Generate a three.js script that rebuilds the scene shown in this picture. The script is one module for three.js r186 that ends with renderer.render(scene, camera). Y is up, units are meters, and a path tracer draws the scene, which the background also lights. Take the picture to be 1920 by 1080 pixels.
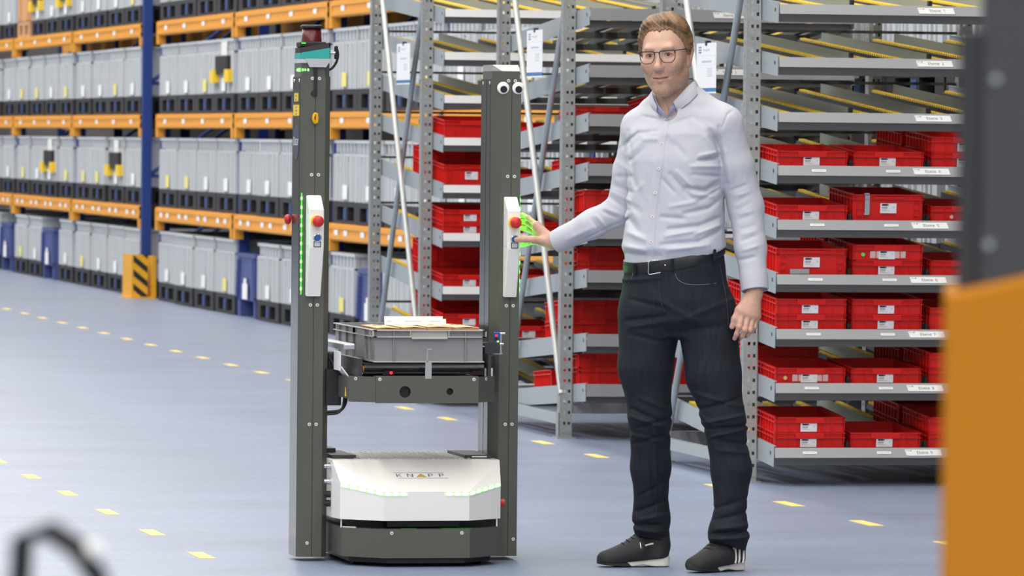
import * as THREE from 'three';
import { mergeGeometries } from 'three/addons/utils/BufferGeometryUtils.js';
import { RoundedBoxGeometry } from 'three/addons/geometries/RoundedBoxGeometry.js';
import { RectAreaLightUniformsLib } from 'three/addons/lights/RectAreaLightUniformsLib.js';

// ---------------------------------------------------------------- camera, light, exposure
const scene = new THREE.Scene();
scene.background = new THREE.Color(0x9aa0a6);
const camera = new THREE.PerspectiveCamera(5.6203, 16 / 9, 0.5, 200);
camera.position.set(0, 1.40, 0);
{
  const yaw = 11.92044 * Math.PI / 180, pit = 1.457005 * Math.PI / 180, roll = 0.010;
  const fw = new THREE.Vector3(Math.sin(yaw) * Math.cos(pit), -Math.sin(pit), -Math.cos(yaw) * Math.cos(pit));
  const r0 = new THREE.Vector3(Math.cos(yaw), 0, Math.sin(yaw)), u0 = r0.clone().cross(fw);
  const r = r0.clone().multiplyScalar(Math.cos(roll)).addScaledVector(u0, Math.sin(roll));
  const u = u0.clone().multiplyScalar(Math.cos(roll)).addScaledVector(r0, -Math.sin(roll));
  camera.quaternion.setFromRotationMatrix(new THREE.Matrix4().makeBasis(r, u, fw.clone().negate()));
}
camera.focus = 19.2; camera.userData.fStop = 12.5;
const renderer = new THREE.WebGLRenderer({ antialias: true });
renderer.toneMapping = THREE.LinearToneMapping;
renderer.toneMappingExposure = 1.0;
renderer.shadowMap.enabled = true;
RectAreaLightUniformsLib.init();

const LAMP = 30, WINDOW = 2;            // brightness of the ceiling trunking and of the daylight windows
const lampRows = [-4.5, -1, 2.5, 6.0];     // x of the ceiling light lines
const lampZ = [33, 20, 7, -6, -19, -32, -45, -58, -71];

// ---------------------------------------------------------------- helpers
const V = (x, y, z) => new THREE.Vector3(x, y, z);
function rng(seed) { let s = seed >>> 0; return () => { s = (s + 0x6D2B79F5) >>> 0; let t = s; t = Math.imul(t ^ (t >>> 15), t | 1); t ^= t + Math.imul(t ^ (t >>> 7), t | 61); return ((t ^ (t >>> 14)) >>> 0) / 4294967296; }; }
const used = {};
function numbered(n) { used[n] = (used[n] ?? -1) + 1; return used[n] ? n + '_' + String(used[n]).padStart(3, '0') : n; }
function shadow(m) { m.castShadow = m.receiveShadow = true; return m; }
function flat(gs) { return gs.flat(9).map((g) => { const h = g.index ? g.toNonIndexed() : g; for (const k of Object.keys(h.attributes)) if (!['position', 'normal', 'uv'].includes(k)) h.deleteAttribute(k); return h; }); }
function merge(gs) { const l = flat([gs]); return l.length === 1 ? l[0] : mergeGeometries(l, false); }
function obj(name, gs, mat, parent) { const m = shadow(new THREE.Mesh(gs.isBufferGeometry ? gs : merge(gs), mat)); m.name = parent ? name : numbered(name); (parent || scene).add(m); return m; }
function thing(name, label, category, p = [0, 0, 0], ry = 0, group) {
  const o = new THREE.Group(); o.name = numbered(name); o.position.set(...p); o.rotation.y = ry; o.userData = { label, category }; if (group) o.userData.group = group; scene.add(o); return o;
}
function tag(o, label, category, group) { o.userData = { label, category }; if (group) o.userData.group = group; return o; }
function struct(o) { o.userData.kind = 'structure'; return o; }
function dup(o, label, p, ry) { const c = o.clone(); c.name = numbered(o.name.replace(/_\d{3}$/, '')); c.userData = { ...o.userData, label }; if (p) c.position.set(...p); if (ry !== undefined) c.rotation.y = ry; scene.add(c); return c; }
const bx = (w, h, d, x = 0, y = 0, z = 0, rx = 0, ry = 0, rz = 0) => { const g = new THREE.BoxGeometry(w, h, d); if (rx) g.rotateX(rx); if (ry) g.rotateY(ry); if (rz) g.rotateZ(rz); return g.translate(x, y, z); };
const rb = (w, h, d, r, x = 0, y = 0, z = 0, rx = 0, ry = 0, rz = 0, seg = 2) => { const g = new RoundedBoxGeometry(w, h, d, seg, r); if (rx) g.rotateX(rx); if (ry) g.rotateY(ry); if (rz) g.rotateZ(rz); return g.translate(x, y, z); };
const cyl = (r0, r1, h, x, y, z, ax = 'y', seg = 20) => { const g = new THREE.CylinderGeometry(r0, r1, h, seg); if (ax === 'x') g.rotateZ(Math.PI / 2); if (ax === 'z') g.rotateX(Math.PI / 2); return g.translate(x, y, z); };
const sph = (r, x, y, z, sx = 1, sy = 1, sz = 1, n = 20) => new THREE.SphereGeometry(r, n, Math.round(n * 0.7)).scale(sx, sy, sz).translate(x, y, z);
function rod(a, b, r, seg = 12, r2 = r) { const d = b.clone().sub(a), g = new THREE.CylinderGeometry(r2, r, d.length(), seg); g.applyQuaternion(new THREE.Quaternion().setFromUnitVectors(V(0, 1, 0), d.clone().normalize())); return g.translate((a.x + b.x) / 2, (a.y + b.y) / 2, (a.z + b.z) / 2); }
function pipe(pts, r, n = 40, seg = 10, closed = false) { return new THREE.TubeGeometry(new THREE.CatmullRomCurve3(pts.map((p) => V(...p)), closed, 'centripetal'), n, r, seg, closed); }
// polygon in (x, y) extruded along +z by d, then turned: 'y' = stands up (polygon is the x,z footprint), 'x' = runs along x (polygon is z,y)
function prism(pts, d, axis = 'z', holes = [], bevel = 0) {
  const s = new THREE.Shape(pts.map((p) => new THREE.Vector2(...p)));
  for (const h of holes) s.holes.push(new THREE.Path(h.map((p) => new THREE.Vector2(...p))));
  const g = new THREE.ExtrudeGeometry(s, { depth: d - 2 * bevel, bevelEnabled: bevel > 0, bevelThickness: bevel, bevelSize: bevel, bevelOffset: -bevel, bevelSegments: 1, curveSegments: 12 });
  if (bevel) g.translate(0, 0, bevel);
  if (axis === 'y') g.rotateX(-Math.PI / 2).scale(1, 1, 1);                     // (x, y) -> (x, z = -y), up
  if (axis === 'x') g.rotateY(Math.PI / 2);                                     // z -> x, x -> -z
  return g;
}
function canvasTex(w, h, draw) { const c = document.createElement('canvas'); c.width = w; c.height = h; const g = c.getContext('2d'); draw(g, w, h); const t = new THREE.CanvasTexture(c); t.colorSpace = THREE.SRGBColorSpace; t.magFilter = THREE.LinearFilter; return t; }
function dataTex(n, f, srgb, rx = 1, ry = 1, m = n) {
  const d = new Uint8Array(n * m * 4);
  for (let j = 0; j < m; j++) for (let i = 0; i < n; i++) { const c = f(i / n, j / m), k = (j * n + i) * 4; d[k] = c[0]; d[k + 1] = c[1]; d[k + 2] = c[2]; d[k + 3] = 255; }
  const t = new THREE.DataTexture(d, n, m); t.wrapS = t.wrapT = THREE.RepeatWrapping; t.magFilter = THREE.LinearFilter; t.minFilter = THREE.LinearMipmapLinearFilter; t.generateMipmaps = true; if (srgb) t.colorSpace = THREE.SRGBColorSpace; t.repeat.set(rx, ry); t.needsUpdate = true; return t;
}
// periodic value noise
function noise2(seed) {
  const r = rng(seed), T = new Float32Array(4096); for (let i = 0; i < 4096; i++) T[i] = r();
  return (x, y, px, py) => { const xi = Math.floor(x), yi = Math.floor(y), fx = x - xi, fy = y - yi, u = fx * fx * (3 - 2 * fx), v = fy * fy * (3 - 2 * fy), h = (a, b) => T[((((a % px) + px) % px) * 61 + (((b % py) + py) % py) * 173) & 4095]; return (h(xi, yi) * (1 - u) + h(xi + 1, yi) * u) * (1 - v) + (h(xi, yi + 1) * (1 - u) + h(xi + 1, yi + 1) * u) * v; };
}
const std = (c, rough = 0.5, metal = 0, o = {}) => new THREE.MeshStandardMaterial({ color: c, roughness: rough, metalness: metal, ...o });
const clamp = (x, a = 0, b = 1) => Math.min(b, Math.max(a, x));
// ---------------------------------------------------------------- materials
const N1 = noise2(7), N2 = noise2(21), N3 = noise2(44);
const steelMap = dataTex(256, (u, v) => { const n = 0.5 * N1(u * 24, v * 24, 24, 24) + 0.5 * N2(u * 64, v * 64, 64, 64); const k = 226 + 29 * n; return [k, k, k]; }, true, 3, 3);
const M = {
  steel: std(0xb9c2c8, 0.42, 0.35, { map: steelMap }), post: std(0xa9acab, 0.45, 0.3, { map: steelMap }), lipLight: std(0xa7a8aa, 0.45, 0.25), lipWhite: std(0xd6d7d8, 0.4, 0.2), lipDark: std(0x767470, 0.55, 0.2), lipGrey: std(0x9b9c9e, 0.5, 0.25),
  divider: std(0xaab0a6, 0.4, 0.35), channel: std(0x4c5054, 0.5, 0.3), yellow: std(0xf6cf34, 0.5), black: std(0x17181a, 0.55), bolt: std(0xd0d2d4, 0.3, 0.7), tube: std(0xc9ccc9, 0.38, 0.3),
  red: std(0xd8160f, 0.38), white: std(0xf0efec, 0.5), orange: std(0xeba336, 0.5), rackBlue: std(0x1d3c86, 0.5), guard: std(0xe6a713, 0.5),
  bodyGrey: std(0xc6cbcf, 0.5), pallet: std(0x26262a, 0.65), palletBlue: std(0x314a80, 0.6), binBlue: std(0x44528c, 0.5), tagWhite: std(0xf4f5f8, 0.6), tagYellow: std(0xf0e58a, 0.6),
  paint: std(0x575951, 0.42, 0.1), paintSide: std(0x434541, 0.14, 0.15), paintDark: std(0x35373a, 0.4, 0.1), hood: std(0xefedea, 0.35), gap: std(0x0e1210, 0.4), teal: std(0x2fa79b, 0.4),
  stopRed: std(0xc7262c, 0.38), stopYellow: std(0xf2cf2a, 0.45), btnBlue: std(0x1d57a8, 0.35), chrome: std(0xc8ccd0, 0.2, 0.9), tote: std(0x8b8c8d, 0.5), toteLight: std(0xb9b8b2, 0.5), card: std(0xc99a6b, 0.7), cardTop: std(0xe3c39a, 0.75), paper: std(0xf3f2f2, 0.7),
  wall: std(0xb9bab8, 0.8), ceiling: std(0xc2c3c2, 0.85), roller: std(0x24262a, 0.22, 0.6), brush: std(0xb8bbbd, 0.35, 0.7), drum: new THREE.MeshPhysicalMaterial({ color: 0x5c0a14, roughness: 0.35, clearcoat: 0.3, clearcoatRoughness: 0.3 }),
  led: std(0xbfffb5, 0.4, 0, { emissive: 0x5cff4a, emissiveIntensity: 3.2 }), ledLow: std(0x52e04a, 0.4, 0, { emissive: 0x35e62a, emissiveIntensity: 1.0 }), redLed: std(0xff3040, 0.4, 0, { emissive: 0xff1528, emissiveIntensity: 1.6 }), yellowLed: std(0xd8f020, 0.4, 0, { emissive: 0xc8f010, emissiveIntensity: 1.2 }),
  redGlass: std(0x2a0a0d, 0.15), sensorBlue: std(0x24589e, 0.4), lamp: std(0xffffff, 0.5, 0, { emissive: 0xfdfcf8, emissiveIntensity: 4 }), window: std(0xffffff, 0.5, 0, { emissive: 0xeef3ff, emissiveIntensity: 1.2 }),
  housing: std(0x3b3c40, 0.6), housingDark: std(0x2d2e31, 0.6), machineOrange: std(0xbe7800, 0.85), pupil: std(0x20202c, 0.3), seam: std(0x2a2b29, 0.6),
};
// ---------------------------------------------------------------- the hall
{
  const floorMap = dataTex(1024, (u, v) => {
    const a = N1(u * 6, v * 14, 6, 14), b = N2(u * 16, v * 50, 16, 50), c = N3(u * 200, v * 200, 200, 200), d = N2(u * 3 + 0.3 * a, v * 40, 3, 40);
    const st = Math.pow(clamp(1 - Math.abs(d - 0.5) * 9), 2) * 0.6;
    const k = 0.90 + 0.07 * a + 0.05 * b + 0.05 * (c - 0.5) - 0.05 * st;
    return [clamp(k * 134, 0, 255), clamp(k * 147, 0, 255), clamp(k * 172, 0, 255)];
  }, true, 6, 22);
  const floorMat = std(0xffffff, 0.37, 0, { map: floorMap });
  const W = 20, L = 130, cx = 0.5, cz = -22;
  const floor = struct(obj('floor', bx(W, 0.3, L, cx, -0.15, cz), floorMat));
  for (const [x, z0, z1] of [[5.73, -47.8, -17.1], [3.03, -27.2, -15.5]])
    for (let z = z0; z < z1; z += 1.125) { const m = obj('floor_mark', bx(0.052, 0.002, 0.3, 0, 0, 0), M_mark(), floor); m.position.set(x, 0.001, z); }
  struct(obj('ceiling', bx(W, 0.3, L, cx, 9.15, cz), M.ceiling));
  struct(obj('wall_left', bx(0.3, 9, L, cx - W / 2 - 0.15, 4.5, cz), M.wall));
  struct(obj('wall_right', bx(0.3, 9, L, 9.15, 4.5, cz), std(0x4d4845, 0.85)));
  struct(obj('wall_far', bx(W + 0.6, 9, 0.3, cx, 4.5, cz - L / 2 - 0.15), M.wall));
  struct(obj('wall_near', bx(W + 0.6, 9, 0.3, cx, 4.5, cz + L / 2 + 0.15), M.wall));
  // daylight window band in the wall behind the camera
  for (let i = 0; i < 3; i++) {
    const x = -5.5 + i * 6, w = struct(obj('window_' + (i + 1), [bx(5.2, 3.4, 0.06, 0, 0, 0)], M.window)); w.position.set(x, 5.2, cz + L / 2 - 0.04);
    const fr = obj('window_frame', [bx(5.4, 0.1, 0.1, 0, 1.75, 0), bx(5.4, 0.1, 0.1, 0, -1.75, 0), bx(0.1, 3.4, 0.1, -2.65, 0, 0), bx(0.1, 3.4, 0.1, 2.65, 0, 0), bx(0.06, 3.4, 0.1, 0, 0, 0)], M.channel, w);
    const l = new THREE.RectAreaLight(0xeef3ff, WINDOW, 5.0, 3.3); l.position.set(x, 5.2, cz + L / 2 - 0.12); l.lookAt(x, 5.2, -40); scene.add(l);
  }
  let k = 0;
  for (const x of lampRows) for (const z of lampZ) {
    const t = thing('ceiling_lamp', 'long white strip lamp hung below the hall ceiling', 'lamp', [x, 8.2, z], 0, 'strip lamps in rows under the ceiling');
    obj('housing', [bx(0.34, 0.1, 12.1, 0, 0.06, 0), bx(0.03, 0.85, 0.03, 0, 0.45, 4.4), bx(0.03, 0.85, 0.03, 0, 0.45, -4.4)], M.white, t);
    obj('diffuser', bx(0.3, 0.02, 12, 0, 0, 0), M.lamp, t);
    const l = new THREE.RectAreaLight(0xfffaf2, LAMP, 0.3, 12); l.position.set(x, 8.17, z); l.lookAt(x, 0, z); scene.add(l);
  }
}
function M_mark() { return M.mark ??= std(0xf3d67a, 0.5); }
// ---------------------------------------------------------------- pallet racking with grey containers on black pallets (face at x = 7.3)
const palletRackX = 7.33, beamTop = [0.79, 1.578, 2.365];
const rackDepth = 1.1;
function palletRack(label, posts, guard) {
  const t = thing('pallet_rack', label, 'pallet rack', [palletRackX, 0, posts[0]]);
  const z0 = posts[0];
  const postG = merge([bx(0.08, 3.3, 0.012, 0.04, 1.65, 0.03), bx(0.08, 3.3, 0.012, 0.04, 1.65, -0.03), bx(0.012, 3.3, 0.05, 0.006, 1.65, 0), bx(0.1, 0.012, 0.09, 0.05, 0.006, 0)]);
  const rearG = postG.clone().rotateY(Math.PI);
  const br = [];
  for (let y = 0.25; y < 3.0; y += 0.8) br.push(rod(V(0.06, y, 0), V(rackDepth - 0.04, y + 0.75, 0), 0.018, 6), rod(V(rackDepth - 0.04, y + 0.78, 0), V(0.06, y + 0.8, 0), 0.018, 6));
  const brG = merge(br);
  posts.forEach((z, i) => {
    for (const dx of [0, rackDepth]) { const m = obj('upright', dx ? rearG : postG, M.rackBlue, t); m.position.set(dx || (i || guard === undefined ? 0.035 : 0), 0, z - z0); }
    const b = obj('frame_brace', brG, M.rackBlue, t); b.position.z = z - z0;
    if (!i) return;
    const a = posts[i - 1], len = Math.abs(z - a) - 0.1, c = (a + z) / 2 - z0;
    beamTop.forEach((y, lv) => {
      const bm = obj('beam', [bx(0.05, 0.12, len, 0.02, y - 0.06, c), bx(0.01, 0.03, len, -0.008, y - 0.025, c), bx(0.01, 0.03, len, -0.008, y - 0.095, c)], M.orange, t);
      for (const e of [-1, 1]) obj('connector', bx(0.07, 0.19, 0.07, 0.02, y - 0.1, e * (len / 2 - 0.035) + c), M.orange, bm);
      const n = lv === 0 ? 8 : 4, gap = len / 4;
      for (let q = 0; q < n; q++) { const zz = lv === 0 ? (Math.floor(q / 2) + 0.5 + (q % 2 ? 0.18 : -0.18)) * gap : (q + 0.5) * gap; obj('label_sticker', bx(0.004, 0.036, 0.13, -0.012, y - 0.062, c - len / 2 + zz), M.tagWhite, bm); }
      obj('beam', bx(0.05, 0.12, len, rackDepth - 0.02, y - 0.06, c), M.orange, t);
    });
  });
  return t;
}
palletRack('orange and blue pallet rack running behind the robot, before the striped guard', [-49.4, -45.24, -41.06, -36.88, -32.7, -28.5, -24.3]);
palletRack('far orange and blue pallet rack starting at the thick striped-guard post', [-50.25, -54.72, -59.2, -63.6], true);
{
  const g = thing('column_guard', 'yellow and black striped guard at the foot of the thick blue rack post', 'column guard', [7.2, 0, -50.0]);
  const tex = canvasTex(64, 256, (c, w, h) => { c.fillStyle = '#e2a81a'; c.fillRect(0, 0, w, h); c.fillStyle = '#191512'; for (let k = -1; k < 5; k++) { c.beginPath(); c.moveTo(0, k * 84 + 4); c.lineTo(w, k * 84 + 74); c.lineTo(w, k * 84 + 112); c.lineTo(0, k * 84 + 42); c.fill(); } });
  const sm = std(0xffffff, 0.5, 0, { map: tex });
  obj('striped_plate', bx(0.125, 0.37, 0.012, 0.075, 0.19, 0.1), sm, g);
  obj('side_plate', bx(0.012, 0.37, 0.55, 0.006, 0.19, -0.18), M.guard, g);
  obj('side_plate', bx(0.035, 0.36, 0.3, 0.185, 0.18, 0.02), M.guard, g);
  obj('foot_plate', bx(0.2, 0.012, 0.6, 0.08, 0.006, -0.15), M.guard, g);
}
// one container of each kind, then copies
const contBody = (() => {
  const w = 0.955, h = 0.43, y0 = 0.155, d = 0.85, g = [bx(d - 0.05, h, w - 0.04, d / 2 + 0.02, y0 + h / 2, 0)], R = rng(3);
  g.push(bx(d, 0.022, w, d / 2, y0 + h - 0.011, 0), bx(d - 0.02, 0.02, w, d / 2 + 0.01, y0 + 0.01, 0), bx(0.03, 0.02, w - 0.02, 0.02, y0 + h - 0.105, 0));
  for (let i = 0; i <= 13; i++) { const z = -w / 2 + 0.035 + i * (w - 0.07) / 13; g.push(bx(0.04, h - 0.1, i % 4 === 1 ? 0.05 : 0.02 + 0.02 * R(), 0.014 + 0.018 * R(), y0 + (h - 0.1) / 2, z)); if (i % 2) g.push(bx(0.03, 0.07, 0.04, 0.02, y0 + h - 0.055, z)); }
  return merge(g);
})();
const palletG = merge([bx(0.85, 0.035, 0.98, 0.425, 0.135, 0), bx(0.85, 0.02, 0.98, 0.425, 0.011, 0), ...[-0.41, 0, 0.41].flatMap((z) => [0.06, 0.425, 0.79].map((x) => bx(0.12, 0.1, 0.15, x, 0.07, z)))]);
const palletCore = bx(0.62, 0.09, 0.9, 0.5, 0.07, 0);
const footG = bx(0.006, 0.08, 0.09, -0.003, 0.07, 0), contTag = bx(0.004, 0.1, 0.17, -0.006, 0.222, 0);
function container(name, tagMat, panel) {
  const o = new THREE.Group(); o.name = name; o.userData = { category: 'container', group: 'grey containers on black pallets' };
  const b = obj('box_body', contBody, M.bodyGrey, o); const tg = obj('label_tag', contTag, tagMat, b);
  const p = obj('pallet', palletG, M.pallet, o); obj('foot_strip', footG, M.palletBlue, p); obj('pallet_core', palletCore, M.pallet, p);
  if (panel) { obj('black_panel', bx(0.03, 0.14, 0.6, -0.012, 0.38, 0), M.black, o); for (const s of [-1, 1]) obj('yellow_latch', bx(0.05, 0.1, 0.2, -0.02, 0.29, s * 0.36), M.yellow, o); obj('strap', bx(0.008, 0.12, 0.25, -0.008, 0.5, 0.05), M.white, o); }
  return o;
}
const contKinds = { w: container('storage_container', M.tagWhite), y: container('storage_container', M.tagYellow), p: container('storage_container', M.tagWhite, true) };
contKinds.t = new THREE.Group(); contKinds.t.name = 'cardboard_crate'; contKinds.t.userData = { category: 'crate' };
obj('box_body', [bx(0.84, 0.5, 0.9, 0.43, 0.41, 0), bx(0.02, 0.5, 0.12, 0, 0.41, -0.3), bx(0.02, 0.5, 0.12, 0, 0.41, 0.3)], std(0xcf9a6a, 0.7), contKinds.t); obj('pallet', palletG, std(0xc99b70, 0.7), contKinds.t);
const blueBin = (() => {
  const o = new THREE.Group(); o.name = 'blue_bin'; o.userData = { category: 'bin', group: 'blue bins on the floor under the pallet rack' };
  obj('bin_body', [bx(0.8, 0.34, 0.8, 0.4, 0.3, 0), bx(0.82, 0.03, 0.86, 0.4, 0.475, 0), bx(0.03, 0.3, 0.06, -0.01, 0.3, -0.36, 0.2), bx(0.03, 0.3, 0.06, -0.01, 0.3, 0.36, -0.2), ...[-0.36, 0.36].map((z) => bx(0.8, 0.14, 0.07, 0.4, 0.07, z)), bx(0.7, 0.12, 0.6, 0.45, 0.065, 0)], M.binBlue, o);
  obj('label_tag', [bx(0.004, 0.12, 0.22, -0.02, 0.2, 0.02), bx(0.004, 0.04, 0.1, -0.02, 0.28, 0.02)], M.tagWhite, o);
  return o;
})();
const ord = ['first', 'second', 'third', 'fourth', 'fifth', 'sixth', 'seventh', 'eighth', 'ninth', 'tenth', 'eleventh', 'twelfth', 'thirteenth', 'fourteenth', 'fifteenth', 'sixteenth', 'seventeenth', 'eighteenth', 'nineteenth', 'twentieth', 'twenty-first', 'twenty-second', 'twenty-third', 'twenty-fourth'];
{
  const R = rng(5), levels = ['on the floor', 'on lowest beams', 'on middle beams', 'on top beams'], ys = [0, 0.79, 1.578, 2.365];
  const put = (lv, z, side, n) => {
    const k = lv + '/' + side + '/' + n, panel = ['1/far/2', '1/far/6', '2/near/4', '3/far/7', '3/far/5'].includes(k);
    const bin = lv === 0 && ['far/6', 'far/9', 'near/5', 'near/10'].includes(side + '/' + n);
    const tan = k === '3/far/8', src = tan ? contKinds.t : bin ? blueBin : panel ? contKinds.p : R() < 0.28 ? contKinds.y : contKinds.w;
    const where = `${ord[n - 1]} ${side === 'near' ? 'before' : 'beyond'} the thick blue post, ${levels[lv]}`;
    const o = dup(src, tan ? 'tan cardboard crate on its pallet on the top orange beams' : bin ? `dark blue plastic bin, ${where}` : panel ? `grey container with black panel, ${where}` : `ribbed grey container, ${where}`, [palletRackX + 0.01 + (R() - 0.5) * 0.03, ys[lv] + 0.003, z + (R() - 0.5) * 0.02]);
    o.scale.y = 1;
  };
  for (let lv = 0; lv < 4; lv++) {
    [-49.4, -45.24, -41.06, -36.88, -32.7, -28.5].forEach((p, b) => { for (let i = 0; i < 4; i++) { const n = b * 4 + i + 1; if (lv === 0 && n > 12) continue; put(lv, p + 0.56 + i * 1.02, 'near', n); } });
    [-50.25, -54.72, -59.2].forEach((p, b) => { for (let i = 0; i < 4; i++) { const n = b * 4 + i + 1; if (n > 11) continue; put(lv, p - 0.6 - i * 1.09, 'far', n); } });
  }
}
// ---------------------------------------------------------------- gravity-flow racks
const RW = 1.34;
const postPlate = (() => {
  const H = 2.75, hx = [-0.007, 0.015], holes = [];
  for (let y = 0.07; y < H - 0.04; y += 0.05) for (const x of hx) holes.push([[x - 0.0055, y - 0.007], [x - 0.0055, y + 0.007], [x + 0.0055, y + 0.007], [x + 0.0055, y - 0.007]]);
  const side = []; for (let y = 0.05; y < H - 0.04; y += 0.05) side.push([[0.028, y - 0.006], [0.028, y + 0.006], [0.036, y + 0.006], [0.036, y - 0.006]]);
  const f = prism([[-0.029, 0], [0.029, 0], [0.029, H], [-0.029, H]], 0.003, 'z', holes);
  const s = prism([[0, 0], [0.06, 0], [0.06, H], [0, H]], 0.003, 'x', side);     // polygon x -> -z
  return merge([f, s.clone().translate(-0.029, 0, 0.002), s.clone().translate(0.026, 0, 0.002), bx(0.09, 0.006, 0.1, 0, 0.003, -0.03), bx(0.004, 0.11, 0.05, -0.033, 0.065, -0.03), cyl(0.006, 0.006, 0.012, -0.01, 0.03, 0.004, 'z', 8), cyl(0.006, 0.006, 0.012, 0.015, 0.03, 0.004, 'z', 8)]);
})();
const coreG = bx(0.015, 2.7, 0.003, 0.016, 1.37, -0.012);
const trackLen = 1.72;
const rollerG = (() => { const w = []; for (let z = 0.03; z < trackLen; z += 0.034) w.push(cyl(0.0145, 0.0145, 0.024, 0, 0.02, -z, 'x', 8)); return merge(w); })();
const channelG = merge([bx(0.034, 0.004, trackLen, 0, 0.002, -trackLen / 2), bx(0.003, 0.024, trackLen, -0.0165, 0.012, -trackLen / 2), bx(0.003, 0.024, trackLen, 0.0165, 0.012, -trackLen / 2)]);
const dividerG = merge([bx(0.003, 0.058, trackLen, 0, 0.029, -trackLen / 2), bx(0.05, 0.003, trackLen, -0.025, 0.002, -trackLen / 2)]);
const clipG = rb(0.014, 0.022, 0.03, 0.002, 0, 0.05, -0.01, 0, 0, 0, 1);
const levelTex = (n) => canvasTex(256, 48, (c, w, h) => { c.fillStyle = '#f0f0ee'; c.fillRect(0, 0, w, h); c.fillStyle = '#333'; c.font = '30px sans-serif'; c.fillText('Ebene  ' + n, 78, 35); c.strokeStyle = '#444'; c.lineWidth = 2; c.beginPath(); c.moveTo(6, 10); c.lineTo(36, 10); c.stroke(); c.beginPath(); c.arc(40, 10, 4, 0, 7); c.fill(); });
const stickerTex = canvasTex(96, 24, (c, w, h) => { c.fillStyle = '#eeeeec'; c.fillRect(0, 0, w, h); c.strokeStyle = '#8a8a8a'; c.lineWidth = 2; for (let x = 16; x < 80; x += 7) { c.beginPath(); c.moveTo(x, 8 + (x % 3)); c.lineTo(x + 4, 15); c.stroke(); } });
const cardTex = canvasTex(140, 80, (c, w, h) => { c.fillStyle = '#ece8ee'; c.fillRect(0, 0, w, h); c.fillStyle = '#16233f'; c.beginPath(); c.roundRect(12, 4, 60, 16, 8); c.fill(); c.fillStyle = '#2f8fd0'; c.fillRect(58, 6, 8, 12); c.fillStyle = '#555'; for (let x = 12; x < 62; x += 4) c.fillRect(x, 28, (x * 7) % 3 + 1, 16); c.fillStyle = '#999'; c.fillRect(12, 50, 44, 3); c.fillRect(12, 58, 70, 3); c.fillRect(112, 28, 16, 3); c.fillRect(112, 36, 12, 3); });
const mCard = std(0xffffff, 0.6, 0, { map: cardTex }), mSticker = std(0xffffff, 0.6, 0, { map: stickerTex }), mLevels = []; const mLevel = (n) => mLevels[n] ??= std(0xffffff, 0.6, 0, { map: levelTex(n) });
const skew = (g, k) => { const p = g.attributes.position; for (let i = 0; i < p.count; i++) p.setX(i, p.getX(i) - k * p.getY(i)); return g; };
const plateG = skew(bx(0.15, 0.026, 0.003), 0.25), stickG = bx(0.06, 0.011, 0.002), lipCardG = bx(0.09, 0.042, 0.002);

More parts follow.
